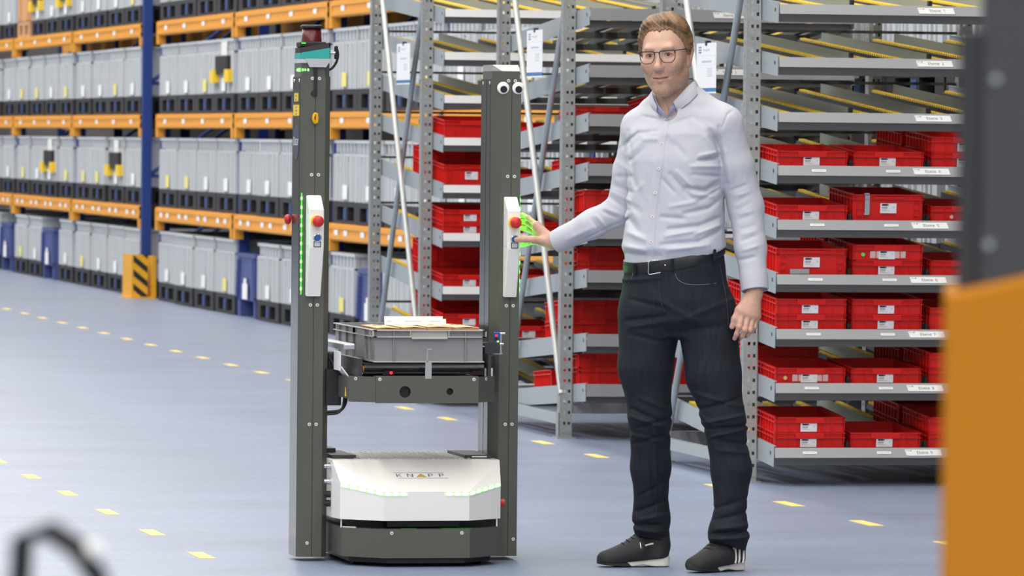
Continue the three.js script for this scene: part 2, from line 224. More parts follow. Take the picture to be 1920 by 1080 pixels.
function flowRack({ label, z, depth, levels, tilt, kind, lipZ = 0.27, tracks = [0.263, 0.592, 0.921, 1.25], braces = true }) {
  const x0 = 5.925, t = thing('flow_rack', label, 'flow rack', [x0, 0, z]);
  for (const px of kind === 'A' ? [0, 0.93, RW] : [0, RW]) for (const pz of [0, -depth]) { if (px === 0.93 && pz === 0) continue; const m = obj('upright', postPlate, M.post, t); m.position.set(px, 0, pz); obj('post_core', coreG, M.channel, m); }
  for (const px of [0, RW]) {
    obj('diagonal_brace', rod(V(px - 0.022, 0.207, 0), V(px - 0.022, 2.587, -1.45), 0.0145, 10), M.tube, t);
    obj('diagonal_brace', rod(V(px + 0.008, kind === 'B' ? 2.24 : 2.4, 0), V(px + 0.008, kind === 'B' ? 0.03 : 0.155, -1.45), 0.0145, 10), M.steel, t);
    obj('bottom_tube', bx(0.03, 0.048, depth - 0.06, px, 0.085, -depth / 2 - 0.03), M.steel, t);
  }
  obj('cross_beam', bx(RW - 0.06, 0.07, 0.04, RW / 2, kind === 'B' ? 0.15 : 0.1, -depth), M.lipGrey, t);
  if (kind === 'B') obj('cross_beam', bx(RW - 0.06, 0.07, 0.04, RW / 2, 0.15, -0.03), M.lipGrey, t);
  obj('cross_beam', bx(RW - 0.06, 0.06, 0.04, RW / 2, 2.66, -0.03), M.steel, t);
  levels.forEach((y, i) => {
    const th = Math.atan(-tilt), yz = (zz) => y + tilt * (zz - lipZ);           // height of the shelf line at depth zz
    const L = depth + lipZ + 0.14, cz = lipZ - L / 2;
    for (const s of [0, 1]) obj('side_rail', [bx(0.003, 0.084, L, s ? RW - 0.034 : 0.034, yz(cz) - 0.036, cz, th), bx(0.01, 0.003, L, s ? RW - 0.039 : 0.039, yz(cz) + 0.006, cz, th), []], M.steel, t);
    obj('rail_hole', cyl(0.009, 0.009, 0.0012, 0.0325, yz(lipZ - 0.05) - 0.026, lipZ - 0.05, 'x', 14), M.black, t);
    const lw = RW - 0.075;
    let lip;
    if (kind === 'A') {
      lip = obj('shelf_lip', prism([[0, 0], [0.012, -0.003], [-0.004, -0.04], [-0.016, -0.04]].map(([a, b]) => [a - lipZ - 0.0, b]), lw, 'x').translate(0.0375, y, 0), M.lipLight, t);
      obj('lip_base', prism([[0.006, -0.038], [0.03, -0.072], [0.05, -0.072], [0.02, -0.036]].map(([a, b]) => [a - lipZ, b]), lw, 'x').translate(0.0375, y, 0), M.lipDark, t);
    } else if (kind === 'B') {
      lip = obj('shelf_lip', [bx(lw, 0.056, 0.004, 0.0375 + lw / 2, y - 0.028, lipZ), bx(lw, 0.004, 0.05, 0.0375 + lw / 2, y - 0.002, lipZ - 0.024), bx(lw, 0.004, 0.03, 0.0375 + lw / 2, y - 0.054, lipZ - 0.014)], M.lipGrey, t);
      obj('lip_base', bx(lw, 0.03, 0.03, 0.0375 + lw / 2, y - 0.075, lipZ - 0.08), M.lipDark, t);
    } else {
      lip = obj('shelf_lip', prism([[0, 0], [0.012, -0.003], [-0.004, -0.04], [-0.016, -0.04]].map(([a, b]) => [a - lipZ - 0.0, b]), lw, 'x').translate(0.0375, y, 0), M.lipWhite, t);
      obj('lip_base', prism([[0.006, -0.038], [0.03, -0.072], [0.05, -0.072], [0.02, -0.036]].map(([a, b]) => [a - lipZ, b]), lw, 'x').translate(0.0375, y, 0), M.lipDark, t);
    }
    const tiltA = Math.atan2(0.016, 0.04), stick = (name, geo, mat, x, dy_) => { const m = obj(name, geo, mat, lip); m.position.set(x, y + dy_, kind === 'B' ? lipZ + 0.004 : lipZ - dy_ * 0.4 + 0.0018); if (kind !== 'B') m.rotation.x = -tiltA; };
    if (kind === 'A' || (kind === 'B' && i < 2)) stick('level_label', plateG, mLevel(i + 1), kind === 'A' ? 0.693 - 0.004 * i : 0.7, kind === 'A' ? -0.02 : -0.025);
    if (kind === 'A' && i > 2) for (const x of [0.197, 0.509]) stick('sticker', stickG, mSticker, x - 0.005 * (i - 5), -0.02);
    if (kind === 'B' && [2, 4, 6, 7].includes(i)) for (const x of [0.29, 0.7]) stick('sticker', lipCardG, mCard, x, -0.026);
    // lanes
    const dy = -0.042, zs = lipZ - 0.045;
    const rear = yz(zs - trackLen);
    obj('rear_bar', [bx(RW - 0.08, 0.012, 0.02, RW / 2, rear + 0.02, zs - trackLen - 0.01)], M.channel, t);
    for (const q of [0.12, 0.8, 1.55]) obj('support_bar', bx(RW - 0.08, 0.03, 0.03, RW / 2, yz(zs - q) + dy - 0.018, zs - q), M.channel, t);
    tracks.forEach((x, q) => {
      const put = (name, geo, mat, xx, par = t) => { const m = obj(name, geo, mat, par); if (par === t) { m.position.set(xx, yz(zs) + dy, zs); m.rotation.x = th; } return m; };
      for (const e of [0, -0.15]) { const c = put('roller_track', channelG, M.channel, x + e); const r = obj('rollers', rollerG, M.yellow, c); r.userData.kind = 'stuff'; }
      const d = put('lane_divider', dividerG, M.divider, x + 0.09); obj('end_clip', clipG, M.black, d);
    });
  });
  return t;
}
const zA = -23.32, zB = -26.82, zC = -30.27;
const LA = [1.957, 1.742, 1.519, 1.303, 1.083, 0.861, 0.639, 0.42, 0.157], LB = [2.009, 1.745, 1.518, 1.288, 0.996, 0.793, 0.496, 0.263], LC = [2.072, 1.848, 1.623, 1.403, 1.156, 0.905, 0.627, 0.36, 0.12];
flowRack({ label: 'big galvanised flow rack with numbered shelf labels, behind the man', z: zA, depth: 1.5, levels: LA, tilt: -0.068, kind: 'A' });
flowRack({ label: 'middle galvanised flow rack seen between the robot and the man', z: zB, depth: 1.48, levels: LB, tilt: 0.06, kind: 'B' });
flowRack({ label: 'small-looking galvanised flow rack seen between the two robot columns', z: zC, depth: 1.45, levels: LC, tilt: -0.066, kind: 'C' });
// ---------------------------------------------------------------- red boxes
function boxShell(w, h, d, tall) {
  const t = 0.003, g = [bx(w - 0.03, t, d - 0.03, 0, t / 2 + 0.002, 0)];
  const wi = w - 0.022, di = d - 0.022;
  g.push(bx(wi, h, t, 0, h / 2, di / 2), bx(wi, h, t, 0, h / 2, -di / 2), bx(t, h, di, wi / 2, h / 2, 0), bx(t, h, di, -wi / 2, h / 2, 0));
  for (const y of tall ? [h - 0.002, h - 0.02] : [h - 0.002, h - 0.021]) g.push(bx(w, 0.004, 0.014, 0, y, d / 2 - 0.007), bx(w, 0.004, 0.014, 0, y, -d / 2 + 0.007), bx(0.014, 0.004, d, w / 2 - 0.007, y, 0), bx(0.014, 0.004, d, -w / 2 + 0.007, y, 0));
  if (!tall) g.push(bx(wi + 0.006, 0.004, 0.006, 0, 0.003, di / 2), bx(0.006, 0.004, di, -wi / 2, 0.003, 0));
  const fins = tall ? [-0.44, -0.36, 0.36, 0.44] : [-0.48, -0.3, -0.17, 0.17, 0.3, 0.48];
  for (const s of [-1, 1]) {
    for (const f of fins) g.push(bx(0.003, h, tall ? 0.012 : 0.009, f * w, h / 2, s * (d / 2 - 0.007)));
    for (let k = -4; k <= 4; k++) g.push(bx(0.009, h, 0.003, s * (w / 2 - 0.007), h / 2, k * d * 0.115));
    if (tall) for (const f of [-0.4, 0.4]) for (const y of [0.2, 0.45, 0.7]) g.push(bx(0.1 * w, 0.003, 0.01, f * w, y * h, s * (d / 2 - 0.008)));
  }
  return merge(g);
}
const shallowG = boxShell(0.3, 0.0625, 0.4), tallG = boxShell(0.3, 0.108, 0.4, true), midG = boxShell(0.3, 0.092, 0.4);
const gripG = rb(0.122, 0.024, 0.014, 0.002, 0, 0.0495, 0.195, 0, 0, 0, 1), gripTallG = rb(0.12, 0.008, 0.014, 0.002, 0, 0.094, 0.196, 0, 0, 0, 1), gripMidG = rb(0.122, 0.024, 0.014, 0.002, 0, 0.079, 0.195, 0, 0, 0, 1);
const cardG = bx(0.068, 0.034, 0.002, -0.005, 0.0205, 0.1965), cardTallG = bx(0.068, 0.04, 0.002, 0.0, 0.052, 0.1965);
function redBox(kind, card) {
  const o = new THREE.Group(); o.name = 'red_box'; o.userData = { category: 'box', group: 'red boxes in the flow racks' };
  obj('box_body', kind === 's' ? shallowG : kind === 'm' ? midG : tallG, M.red, o); obj('grip', kind === 's' ? gripG : kind === 'm' ? gripMidG : gripTallG, M.red, o);
  if (card) obj('label_card', kind === 't' ? cardTallG : cardG, mCard, o);
  return o;
}
const boxKinds = { s: redBox('s', true), t: redBox('t', true), m: redBox('m', true), b: redBox('s', false), d: redBox('t', false), n: redBox('m', false) };
const boxH = { s: 0.063, b: 0.063, t: 0.1085, d: 0.1085, m: 0.0925, n: 0.0925 };
// rack frame: lane centre x, level line, distance of the box front behind the lip
function stack(rk, lv, lane, kinds, where, pre, back = 0.035, turn = 0, dx = 0) {
  const [z, L, tilt] = { A: [zA, LA, -0.068], B: [zB, LB, 0.06], C: [zC, LC, -0.066] }[rk], lipZ = 0.27;
  const x = 5.925 + 0.185 + lane * 0.329 + (lane ? 0.002 : 0.0105) + dx, th = Math.atan(-tilt), zc = lipZ - 0.012 - back - 0.2 * Math.cos(th);
  let y = L[lv] + tilt * (zc - lipZ) - 0.042 + 0.0355, zz = z + zc, out;
  kinds.split('').forEach((k, i) => {
    const pos = kinds.length === 1 ? '' : i === kinds.length - 1 ? 'upper ' : i ? 'middle ' : 'lower ';
    const nm = { s: 'shallow red box with card', b: 'shallow red box', t: 'tall red box with card', d: 'tall red box', m: 'medium red box with card', n: 'medium red box' }[k];
    out = dup(boxKinds[k], `${pre}${pos}${nm}, ${where}`, [x, y, zz], turn); out.rotation.set(th, turn, 0, 'XYZ');
    y += boxH[k] * Math.cos(th); zz += boxH[k] * Math.sin(th);
  });
  return out;
}
const A = (lv, lane, kinds, back, extra = '') => stack('A', lv, lane, kinds, `${ord[lane]} lane from post, ${ord[lv]} labelled shelf from top`, extra, back);
A(3, 0, 's'); A(3, 1, 's'); A(3, 2, 'ss'); A(3, 2, 'bb', 0.5, 'rear '); 
A(4, 0, 's'); const clipBox = A(4, 1, 't'); const dotBox = A(4, 2, 'b');
const tallBox = A(5, 0, 't'); const tapeBox = A(5, 1, 'ss'); A(5, 2, 'b'); A(5, 1, 'bb', 0.5, 'rear ');
A(6, 0, 'ss'); A(6, 1, 'ss'); A(6, 2, 'm'); A(6, 0, 'bb', 0.5, 'rear '); A(6, 1, 'bb', 0.5, 'rear '); A(6, 2, 'bb', 0.5, 'rear ');
const tapeBox2 = A(7, 0, 's'); A(7, 1, 's'); A(7, 2, 'ss'); A(7, 0, 'd', 0.46, 'rear '); A(7, 2, 'd', 0.5, 'rear ');
A(8, 0, 'ss'); A(8, 1, 's'); A(8, 2, 'ss'); A(8, 2, 'bb', 0.5, 'rear ');
// stickers and clips on single boxes
const dot = (o, c, x, y, label) => { const m = obj('round_sticker', cyl(0.008, 0.008, 0.002, x, y, 0.1965, 'z', 16), std(c, 0.5), o); m.userData.label = label; };
dot(tapeBox, 0x5ade5a, -0.105, 0.022, 'green round sticker'); dot(dotBox, 0xe8b0a8, -0.06, 0.018, 'pale round sticker'); dot(tapeBox2, 0xe5c27a, -0.105, 0.022, 'tan round sticker');
for (const o of [tapeBox, tapeBox2]) obj('tape', bx(0.15, 0.028, 0.0012, 0, 0.022, 0.1958), std(0xe0b9b5, 0.25), o);
obj('metal_clip', [bx(0.02, 0.078, 0.002, -0.09, 0.068, 0.199), bx(0.02, 0.01, 0.008, -0.092, 0.108, 0.196), bx(0.02, 0.006, 0.008, -0.093, 0.028, 0.2)], M.bolt, clipBox);
obj('metal_clip', bx(0.08, 0.02, 0.004, -0.05, 0.014, 0.198), M.bolt, tallBox);
const B = (lv, lane, kinds, back, extra = '') => stack('B', lv, lane, kinds, `${ord[lane]} lane from post, middle rack, ${ord[lv]} shelf from top`, extra, back);
B(2, 0, 'b', 0.3); B(2, 1, 'd', 0.22); B(3, 0, 'b', 0.45); B(3, 1, 'b', 0.6); B(4, 0, 'nn', 0.12); B(4, 1, 'n', 0.3); B(5, 0, 'bb', 0.25); B(5, 1, 'bb', 0.2); B(5, 2, 'n', 0.4); B(6, 0, 'nn', 0.55); B(6, 1, 'n', 0.6); B(7, 0, 'nb', 0.2); B(7, 1, 'nb', 0.15); B(7, 0, 'n', 0.8, 'rear ');
const C = (lv, lane, kinds, back, extra = '') => stack('C', lv, lane, kinds, `${ord[lane]} lane from post, far rack, ${ord[lv]} shelf from top`, extra, back);
C(3, 0, 'n'); C(3, 1, 's'); C(4, 0, 't'); C(4, 0, 'nb', 0.5, 'rear '); C(4, 1, 's'); C(5, 0, 'ss'); C(5, 1, 's'); C(6, 0, 's'); C(6, 0, 'nn', 0.5, 'rear '); C(6, 1, 's'); C(7, 0, 'ss'); C(7, 0, 'nn', 0.5, 'rear '); C(7, 1, 's'); C(8, 0, 's');
// hanging paper signs on the rack ends
const signTex = canvasTex(128, 320, (c, w, h) => { c.fillStyle = '#eef0f3'; c.fillRect(0, 0, w, h); c.fillStyle = '#274f86'; for (let i = 0; i < 6; i++) c.fillRect(14 + (i % 2) * 10, 22 + (i >> 1) * 16, 7, 11); c.fillStyle = '#8a94a3'; c.font = '18px sans-serif'; c.fillText('Regal', 42, 50); c.strokeStyle = '#b8bec8'; c.strokeRect(4, 80, w - 8, 60); c.fillStyle = '#9aa3b0'; for (let x = 36; x < 100; x += 8) c.fillRect(x, 112, 5, 12); for (let y = 160; y < 210; y += 12) c.fillRect(70, y, 34, 3); c.fillStyle = '#3f78b0'; c.fillRect(0, h - 34, w, 24); });
const mSign = std(0xffffff, 0.6, 0, { map: signTex });
for (const [z, y0, y1, w, lab] of [[-30.65, 1.9, 1.683, 0.39, 'white paper sign on the rack end between the robot columns'], [-27.33, 1.918, 1.693, 0.37, 'white paper sign on the rack end beside the robot eyes'], [-23.9, 1.809, 1.598, 0.36, 'white paper sign with blue foot stripe beside the shoulder of the man']]) {
  const g = new THREE.PlaneGeometry(w * 0.52, y1 - y0 < 0 ? y0 - y1 : 0.2, 6, 10), p = g.attributes.position;
  const o = thing('paper_sign', lab, 'sign', [5.868, (y0 + y1) / 2, z]);
  const s = bx(w * 0.95, y0 - y1, 0.0015); s.rotateY(-Math.PI / 2); obj('sheet', s, mSign, o); obj('clip', bx(0.018, 0.02, 0.03, 0.006, (y0 - y1) / 2, 0), M.black, o);
}
// ---------------------------------------------------------------- the transport robot (front towards the camera, local z = forward)
const RX = 3.684, RZ = -19.05;
// flat-shaded solid from two footprints (x, z) of equal length, counter-clockwise from above
function loft(a, ya, b, yb, capTop = true, capBot = true) {
  const P = [], n = a.length, tri = (p, q, r) => P.push(...p, ...q, ...r), A = a.map(([x, z]) => [x, typeof ya === 'function' ? ya(x, z) : ya, z]), B = b.map(([x, z]) => [x, typeof yb === 'function' ? yb(x, z) : yb, z]);
  for (let i = 0; i < n; i++) { const j = (i + 1) % n; tri(A[i], A[j], B[j]); tri(A[i], B[j], B[i]); }
  if (capTop) for (let i = 1; i < n - 1; i++) tri(B[0], B[i], B[i + 1]);
  if (capBot) for (let i = 1; i < n - 1; i++) tri(A[0], A[i + 1], A[i]);
  const g = new THREE.BufferGeometry(); g.setAttribute('position', new THREE.Float32BufferAttribute(P, 3)); g.setAttribute('uv', new THREE.Float32BufferAttribute(new Float32Array(P.length / 3 * 2), 2)); g.computeVertexNormals(); return g;
}
const screwG = merge([new THREE.CylinderGeometry(0.0055, 0.006, 0.003, 14).rotateX(Math.PI / 2)]), screwDot = new THREE.CylinderGeometry(0.002, 0.002, 0.0034, 6).rotateX(Math.PI / 2);
const mScrew = std(0xe4e4e0, 0.35, 0.3);
function screw(x, y, z, par, ry = 0) { const m = obj('screw', screwG, mScrew, par); m.position.set(x, y, z); m.rotation.y = ry; const d = obj('screw_socket', screwDot, M.black, par === robot ? m : par); if (par !== robot) { d.position.copy(m.position); d.rotation.y = ry; } }
const robot = thing('transport_robot', 'mobile transport robot with two dark columns, white front hood and stick-on eyes', 'robot', [RX, 0, RZ]);
{
  const t = robot;
  // --- columns
  const s = 0.0012, colL = [[-0.378, -0.155], [-0.278, -0.155], [-0.278, -0.018], [-0.297, 0], [-0.330 + s, 0], [-0.330, -0.002], [-0.330 - s, 0], [-0.363, 0], [-0.378, -0.015]];
  const colR = [[0.267, -0.19], [0.362, -0.19], [0.362, 0], [0.331 + s, 0], [0.331, -0.002], [0.331 - s, 0], [0.296, 0], [0.267, -0.03], [0.267, -0.1], [0.270, -0.102], [0.267, -0.104]];
  const up = (c) => prism(c.map(([x, z]) => [x, -z]), 1.585, 'y').translate(0, 0.014, 0);
  const ccw = (c) => c;
  const cl = obj('column', up(colL), M.paint, t), cr = obj('column', up(colR), M.paint, t);
  // glossy side plates
  obj('side_plate', bx(0.0016, 1.58, 0.138, -0.3785, 0.806, -0.086), M.paintSide, cl);
  obj('side_plate', bx(0.0016, 1.58, 0.064, 0.2665, 0.806, -0.067), M.paintSide, cr);
  obj('side_plate', bx(0.0016, 1.58, 0.082, 0.2665, 0.806, -0.147), M.paintSide, cr);
  const inset = (c, k) => { const cx = c.reduce((a, p) => a + p[0], 0) / c.length, cz = c.reduce((a, p) => a + p[1], 0) / c.length; return c.map(([x, z]) => [x + Math.sign(cx - x) * k, z + Math.sign(cz - z) * k]); };
  const capL = [[-0.375, -0.15], [-0.375, -0.017], [-0.361, -0.004], [-0.299, -0.004], [-0.281, -0.02], [-0.281, -0.15]], capR = [[0.27, -0.185], [0.27, -0.033], [0.298, -0.004], [0.358, -0.004], [0.358, -0.185]];
  obj('column_cap', loft(capL, 1.599, capL, 1.643), M.paint, cl);
  const back = (c, d) => c.map(([x, z]) => [x, Math.min(z, -d)]);
  obj('column_cap', [loft(capR, 1.599, capR, 1.624, false)], M.paint, cr);
  obj('cap_bevel', loft(capR, 1.624, [[0.27, -0.185], [0.27, -0.034], [0.2705, -0.034], [0.358, -0.034], [0.358, -0.185]], 1.645), std(0xa9aba6, 0.3, 0.2), cr);
  for (const y of [1.592, 1.275, 0.846, 0.452]) { for (const x of [-0.341, -0.318]) screw(x, y, 0.001, cl); for (const x of [0.319, 0.342]) screw(x, y, 0.001, cr); }
  screw(-0.345, 0.06, 0.001, cl); screw(0.35, 0.07, 0.001, cr);
  for (const z of [-0.03, -0.13]) screw(-0.3795, 1.585, z, cl, -Math.PI / 2); for (const z of [-0.05, -0.16]) screw(0.266, 1.585, z, cr, -Math.PI / 2);
  // stickers on the outer side
  const note = (lines, w, h) => std(0xffffff, 0.5, 0, { map: canvasTex(w, h, (c) => { c.fillStyle = '#e9c93a'; c.fillRect(0, 0, w, h); c.strokeStyle = '#4a4018'; c.lineWidth = 4; c.strokeRect(3, 3, w - 6, h - 6); c.fillStyle = '#4a4018'; lines.forEach((l, i) => { for (let x = 0; x < l; x++) c.fillRect(w / 2 - l * 4.5 + x * 9, 16 + i * 24, 5, 14); }); }) });
  const sideSticker = (name, w, h, z, y, m, label) => { const g = new THREE.BoxGeometry(w, h, 0.001).rotateY(-Math.PI / 2); const o = obj(name, g, m, cl); o.position.set(-0.3798, y, z); if (label) o.userData.label = label; return o; };
  sideSticker('warning_sticker', 0.078, 0.031, -0.085, 1.53, note([7, 5], 160, 64), 'small yellow warning sticker'); sideSticker('warning_sticker', 0.115, 0.04, -0.083, 1.487, note([6, 9, 6], 230, 88), 'wide yellow warning sticker');
  const nameTex = canvasTex(256, 256, (c, w, h) => { c.fillStyle = '#3b4152'; c.fillRect(0, 0, w, h); c.fillStyle = '#f2f2f4'; c.font = '84px sans-serif'; c.textAlign = 'center'; c.fillText('Oscar', w / 2, 146); });
  const nm = new THREE.CylinderGeometry(0.058, 0.058, 0.001, 40); nm.rotateY(Math.PI / 2); nm.rotateZ(Math.PI / 2); 
  const no = obj('name_sticker', nm, std(0xffffff, 0.5, 0, { map: nameTex }), cl); no.position.set(-0.3798, 1.38, -0.085);
  // text needs its own upright uv
  { const p = nm.attributes.position, uv = nm.attributes.uv; for (let i = 0; i < p.count; i++) uv.setXY(i, 0.5 + p.getZ(i) / 0.116, 0.5 + p.getY(i) / 0.116); }
  // --- vertical light strips
  const strip = (x, z, ry, par) => { const g = obj('light_strip', bx(0.0035, 0.335, 0.003), M.ledLow, par); g.position.set(x, 1.047, z); g.rotation.y = ry; for (let i = 0; i < 11; i++) obj('led', new THREE.OctahedronGeometry(0.0045, 1).scale(0.9, 1.7, 0.6).translate(0, 0.15 - i * 0.0298, 0.001), M.led, g); };
  strip(-0.372, -0.006, -Math.PI / 4, cl); strip(0.3635, -0.012, Math.PI / 2, cr);
  for (let i = 0; i < 11; i++) { const p = new THREE.PointLight(0x35ff22, 0.021); p.position.set(RX + 0.3645, 1.047 + 0.15 - i * 0.0298, RZ - 0.012); p.shadow.radius = 0.2; scene.add(p); }
  const gl2 = new THREE.RectAreaLight(0x35ff22, 3, 0.006, 0.33); gl2.position.set(RX - 0.376, 1.047, RZ - 0.002); gl2.lookAt(RX - 1.376, 1.047, RZ + 0.998); scene.add(gl2);
  obj('cap_led_bar', [bx(0.002, 0.013, 0.06, -0.3765, 1.62, -0.05)], M.ledLow, cl); for (let i = 0; i < 6; i++) obj('led', rb(0.003, 0.008, 0.009, 0.001, -0.3778, 1.62, -0.03 - i * 0.0105, 0, 0, 0, 1), M.led, cl);
  for (let i = 0; i < 3; i++) obj('led', rb(0.006, 0.008, 0.003, 0.001, -0.371 + i * 0.008, 1.62, -0.0125 + i * 0.005, 0, -0.7, 0, 1), M.led, cl);
  // --- control boxes
  for (const [x0, x1, par] of [[-0.359, -0.310, cl], [0.306, 0.350, cr]]) {
    const w = x1 - x0, xc = (x0 + x1) / 2;
    const prof = [[0.0, 1.207], [0.014, 1.207], [0.07, 1.161], [0.07, 1.034], [0.018, 0.875], [0.0, 0.875]].map(([z, y]) => [-z, y]);
    const b = obj('control_box', prism(prof, w, 'x', [], 0.003).translate(x0, 0, 0), M.hood, t);
    obj('button_collar', [cyl(0.0195, 0.0195, 0.004, xc - 0.001, 1.123, 0.0725, 'z', 28), cyl(0.018, 0.013, 0.012, xc - 0.001, 1.123, 0.08, 'z', 28)], M.stopYellow, b);
    obj('emergency_stop', new THREE.LatheGeometry([[0, 0.034], [0.007, 0.0335], [0.0135, 0.031], [0.0175, 0.026], [0.019, 0.02], [0.0183, 0.014], [0.015, 0.01], [0.009, 0.008], [0.008, 0]].map((p) => new THREE.Vector2(...p)).reverse(), 32).rotateX(Math.PI / 2).translate(xc - 0.001, 1.123, 0.084), M.stopRed, b);
    obj('button_ring', new THREE.TorusGeometry(0.0115, 0.0028, 10, 28).translate(xc + 0.002, 1.068, 0.073), M.chrome, b);
    obj('start_button', cyl(0.0098, 0.0098, 0.008, xc + 0.002, 1.068, 0.0745, 'z', 24), M.btnBlue, b);
    obj('tag_plate', [bx(0.0235, 0.002, 0.003, xc + 0.002, 1.0555, 0.0715), bx(0.0235, 0.002, 0.003, xc + 0.002, 1.039, 0.0715), bx(0.002, 0.0165, 0.003, xc - 0.0088, 1.047, 0.0715), bx(0.002, 0.0165, 0.003, xc + 0.0128, 1.047, 0.0715)], M.black, b);
    obj('tag_insert', bx(0.02, 0.0145, 0.002, xc + 0.002, 1.0472, 0.0712), std(0xc9cace, 0.4, 0.3), b);
    for (const [z, y] of [[0.03, 1.165], [0.06, 1.165], [0.03, 1.045], [0.06, 1.045], [0.02, 0.93]]) obj('screw', cyl(0.0025, 0.0025, 0.003, x0, y, z, 'x', 8), M.bolt, b);
  }
  obj('rear_stop_button', sph(0.017, -0.39, 1.125, -0.17, 0.7, 1, 1), M.stopRed, t);
  // --- scanner on the outer column
  const sc = obj('scanner', loft([[-0.384, -0.1], [-0.384, 0.0], [-0.378, 0.008], [-0.286, 0.008], [-0.281, 0.0], [-0.281, -0.1]], 1.657, [[-0.384, -0.1], [-0.384, 0.0], [-0.378, 0.008], [-0.286, 0.008], [-0.281, 0.0], [-0.281, -0.1]], (x) => 1.674 + (x + 0.392) * 0.18), M.teal, t);
  obj('scanner_body', [loft([[-0.3825, -0.1], [-0.3825, -0.002], [-0.384, 0.006], [-0.287, 0.006], [-0.281, -0.002], [-0.281, -0.1]], (x) => 1.674 + (x + 0.392) * 0.18, [[-0.382, -0.1], [-0.382, -0.004], [-0.384, 0.003], [-0.287, 0.003], [-0.282, -0.004], [-0.282, -0.1]], (x) => 1.691 + (x + 0.392) * 0.18), rb(0.088, 0.02, 0.08, 0.006, -0.337, 1.704, -0.05)], M.black, sc);
  obj('scan_drum', new THREE.LatheGeometry([[0.0335, 0], [0.0335, 0.003], [0.0305, 0.045], [0, 0.045]].map((p) => new THREE.Vector2(...p)), 36).translate(-0.336, 1.713, -0.05), M.drum, sc);
  obj('drum_cap', new THREE.LatheGeometry([[0, 0.011], [0.03, 0.0105], [0.037, 0.007], [0.0385, 0.002], [0.035, -0.002], [0, -0.003]].map((p) => new THREE.Vector2(...p)).reverse(), 36).translate(-0.336, 1.759, -0.05), M.black, sc);
  obj('status_light', [bx(0.014, 0.004, 0.002, -0.37, 1.708, -0.0095)], M.ledLow, sc);
  obj('mount_plate', prism([[-0.366, 1.657], [-0.352, 1.629], [-0.297, 1.629], [-0.280, 1.657]], 0.006).translate(0, 0, 0.002), M.bolt, sc);
  obj('plug', [cyl(0.009, 0.009, 0.012, -0.271, 1.678, -0.06, 'x', 14), cyl(0.007, 0.007, 0.012, -0.262, 1.678, -0.06, 'x', 14)], M.chrome, sc);
  obj('cable', [pipe([[-0.258, 1.678, -0.06], [-0.25, 1.69, -0.06], [-0.246, 1.677, -0.06], [-0.248, 1.655, -0.06], [-0.262, 1.63, -0.06], [-0.281, 1.618, -0.06]], 0.0042, 30, 8), rb(0.012, 0.045, 0.012, 0.005, -0.252, 1.679, -0.06)], M.black, sc);
  obj('strap', [bx(0.0115, 0.098, 0.004, -0.331, 1.583, 0.003)], M.black, t); obj('strap_knob', [cyl(0.008, 0.008, 0.005, -0.338, 1.543, 0.003, 'z', 16)], M.black, t);
  obj('pull_ring', [new THREE.TorusGeometry(0.0105, 0.0048, 10, 24).scale(0.85, 1.28, 1).rotateY(0.5).translate(-0.332, 1.461, 0.012), rb(0.009, 0.034, 0.01, 0.004, -0.327, 1.461, 0.012)], M.guard, t);
  // --- stick-on eyes
  for (const x of [0.301, 0.352]) { const e = obj('eye', new THREE.LatheGeometry([[0, 0.006], [0.012, 0.0052], [0.0185, 0.0028], [0.0205, 0]].map((p) => new THREE.Vector2(...p)).reverse(), 32).rotateX(Math.PI / 2).translate(x, 1.568, 0.001), M.white, t); obj('pupil', cyl(0.0115, 0.0115, 0.0015, x + 0.0005, 1.5635, 0.0072, 'z', 24), M.pupil, e); }
  // --- base
  const skirt = [[-0.262, -0.42], [-0.262, 0.19], [-0.142, 0.3], [0.142, 0.3], [0.262, 0.19], [0.262, -0.42]];
  const sk = obj('base_skirt', [loft(skirt, 0.03, skirt, 0.124)], M.paint, t);
  for (const x of [-0.118, 0.115]) screw(x, 0.112, 0.301, sk);
  obj('base_plate', [loft(skirt.map(([x, z]) => [x * 0.9, z * 0.93]), 0.012, skirt.map(([x, z]) => [x * 0.9, z * 0.93]), 0.032), ...[-0.2, 0.2].flatMap((x) => [-0.3, 0.12].map((z) => cyl(0.03, 0.03, 0.03, x, 0.03, z, 'x', 20)))], M.black, t);
  obj('bay', [bx(0.48, 0.028, 0.5, 0, 0.138, -0.1), bx(0.24, 0.02, 0.06, 0, 0.138, 0.2)], M.gap, t);
  obj('bay_glow', [bx(0.05, 0.002, 0.02, -0.06, 0.1255, 0.285), bx(0.1, 0.002, 0.02, 0.1, 0.1255, 0.28)], std(0x1c5a22, 0.4, 0, { emissive: 0x1c8a22, emissiveIntensity: 0.25 }), t);
  obj('bay_bracket', [bx(0.004, 0.03, 0.004, -0.262, 0.137, 0.17), bx(0.05, 0.003, 0.004, -0.238, 0.1255, 0.19, 0, -0.7), bx(0.004, 0.026, 0.004, 0.255, 0.138, 0.185)], M.white, t);
  // hood
  const TY = 0.339, slope = (z) => 0.246 + (0.285 - z) * (TY - 0.246) / 0.195, ledY = (z) => z > 0.25 ? 0.246 : 0.271;
  const lo = [[-0.279, 0.09], [-0.268, 0.18], [-0.142, 0.285], [0.142, 0.285], [0.268, 0.18], [0.282, 0.09]], hy = [TY, 0.271, 0.246, 0.246, 0.271, TY];
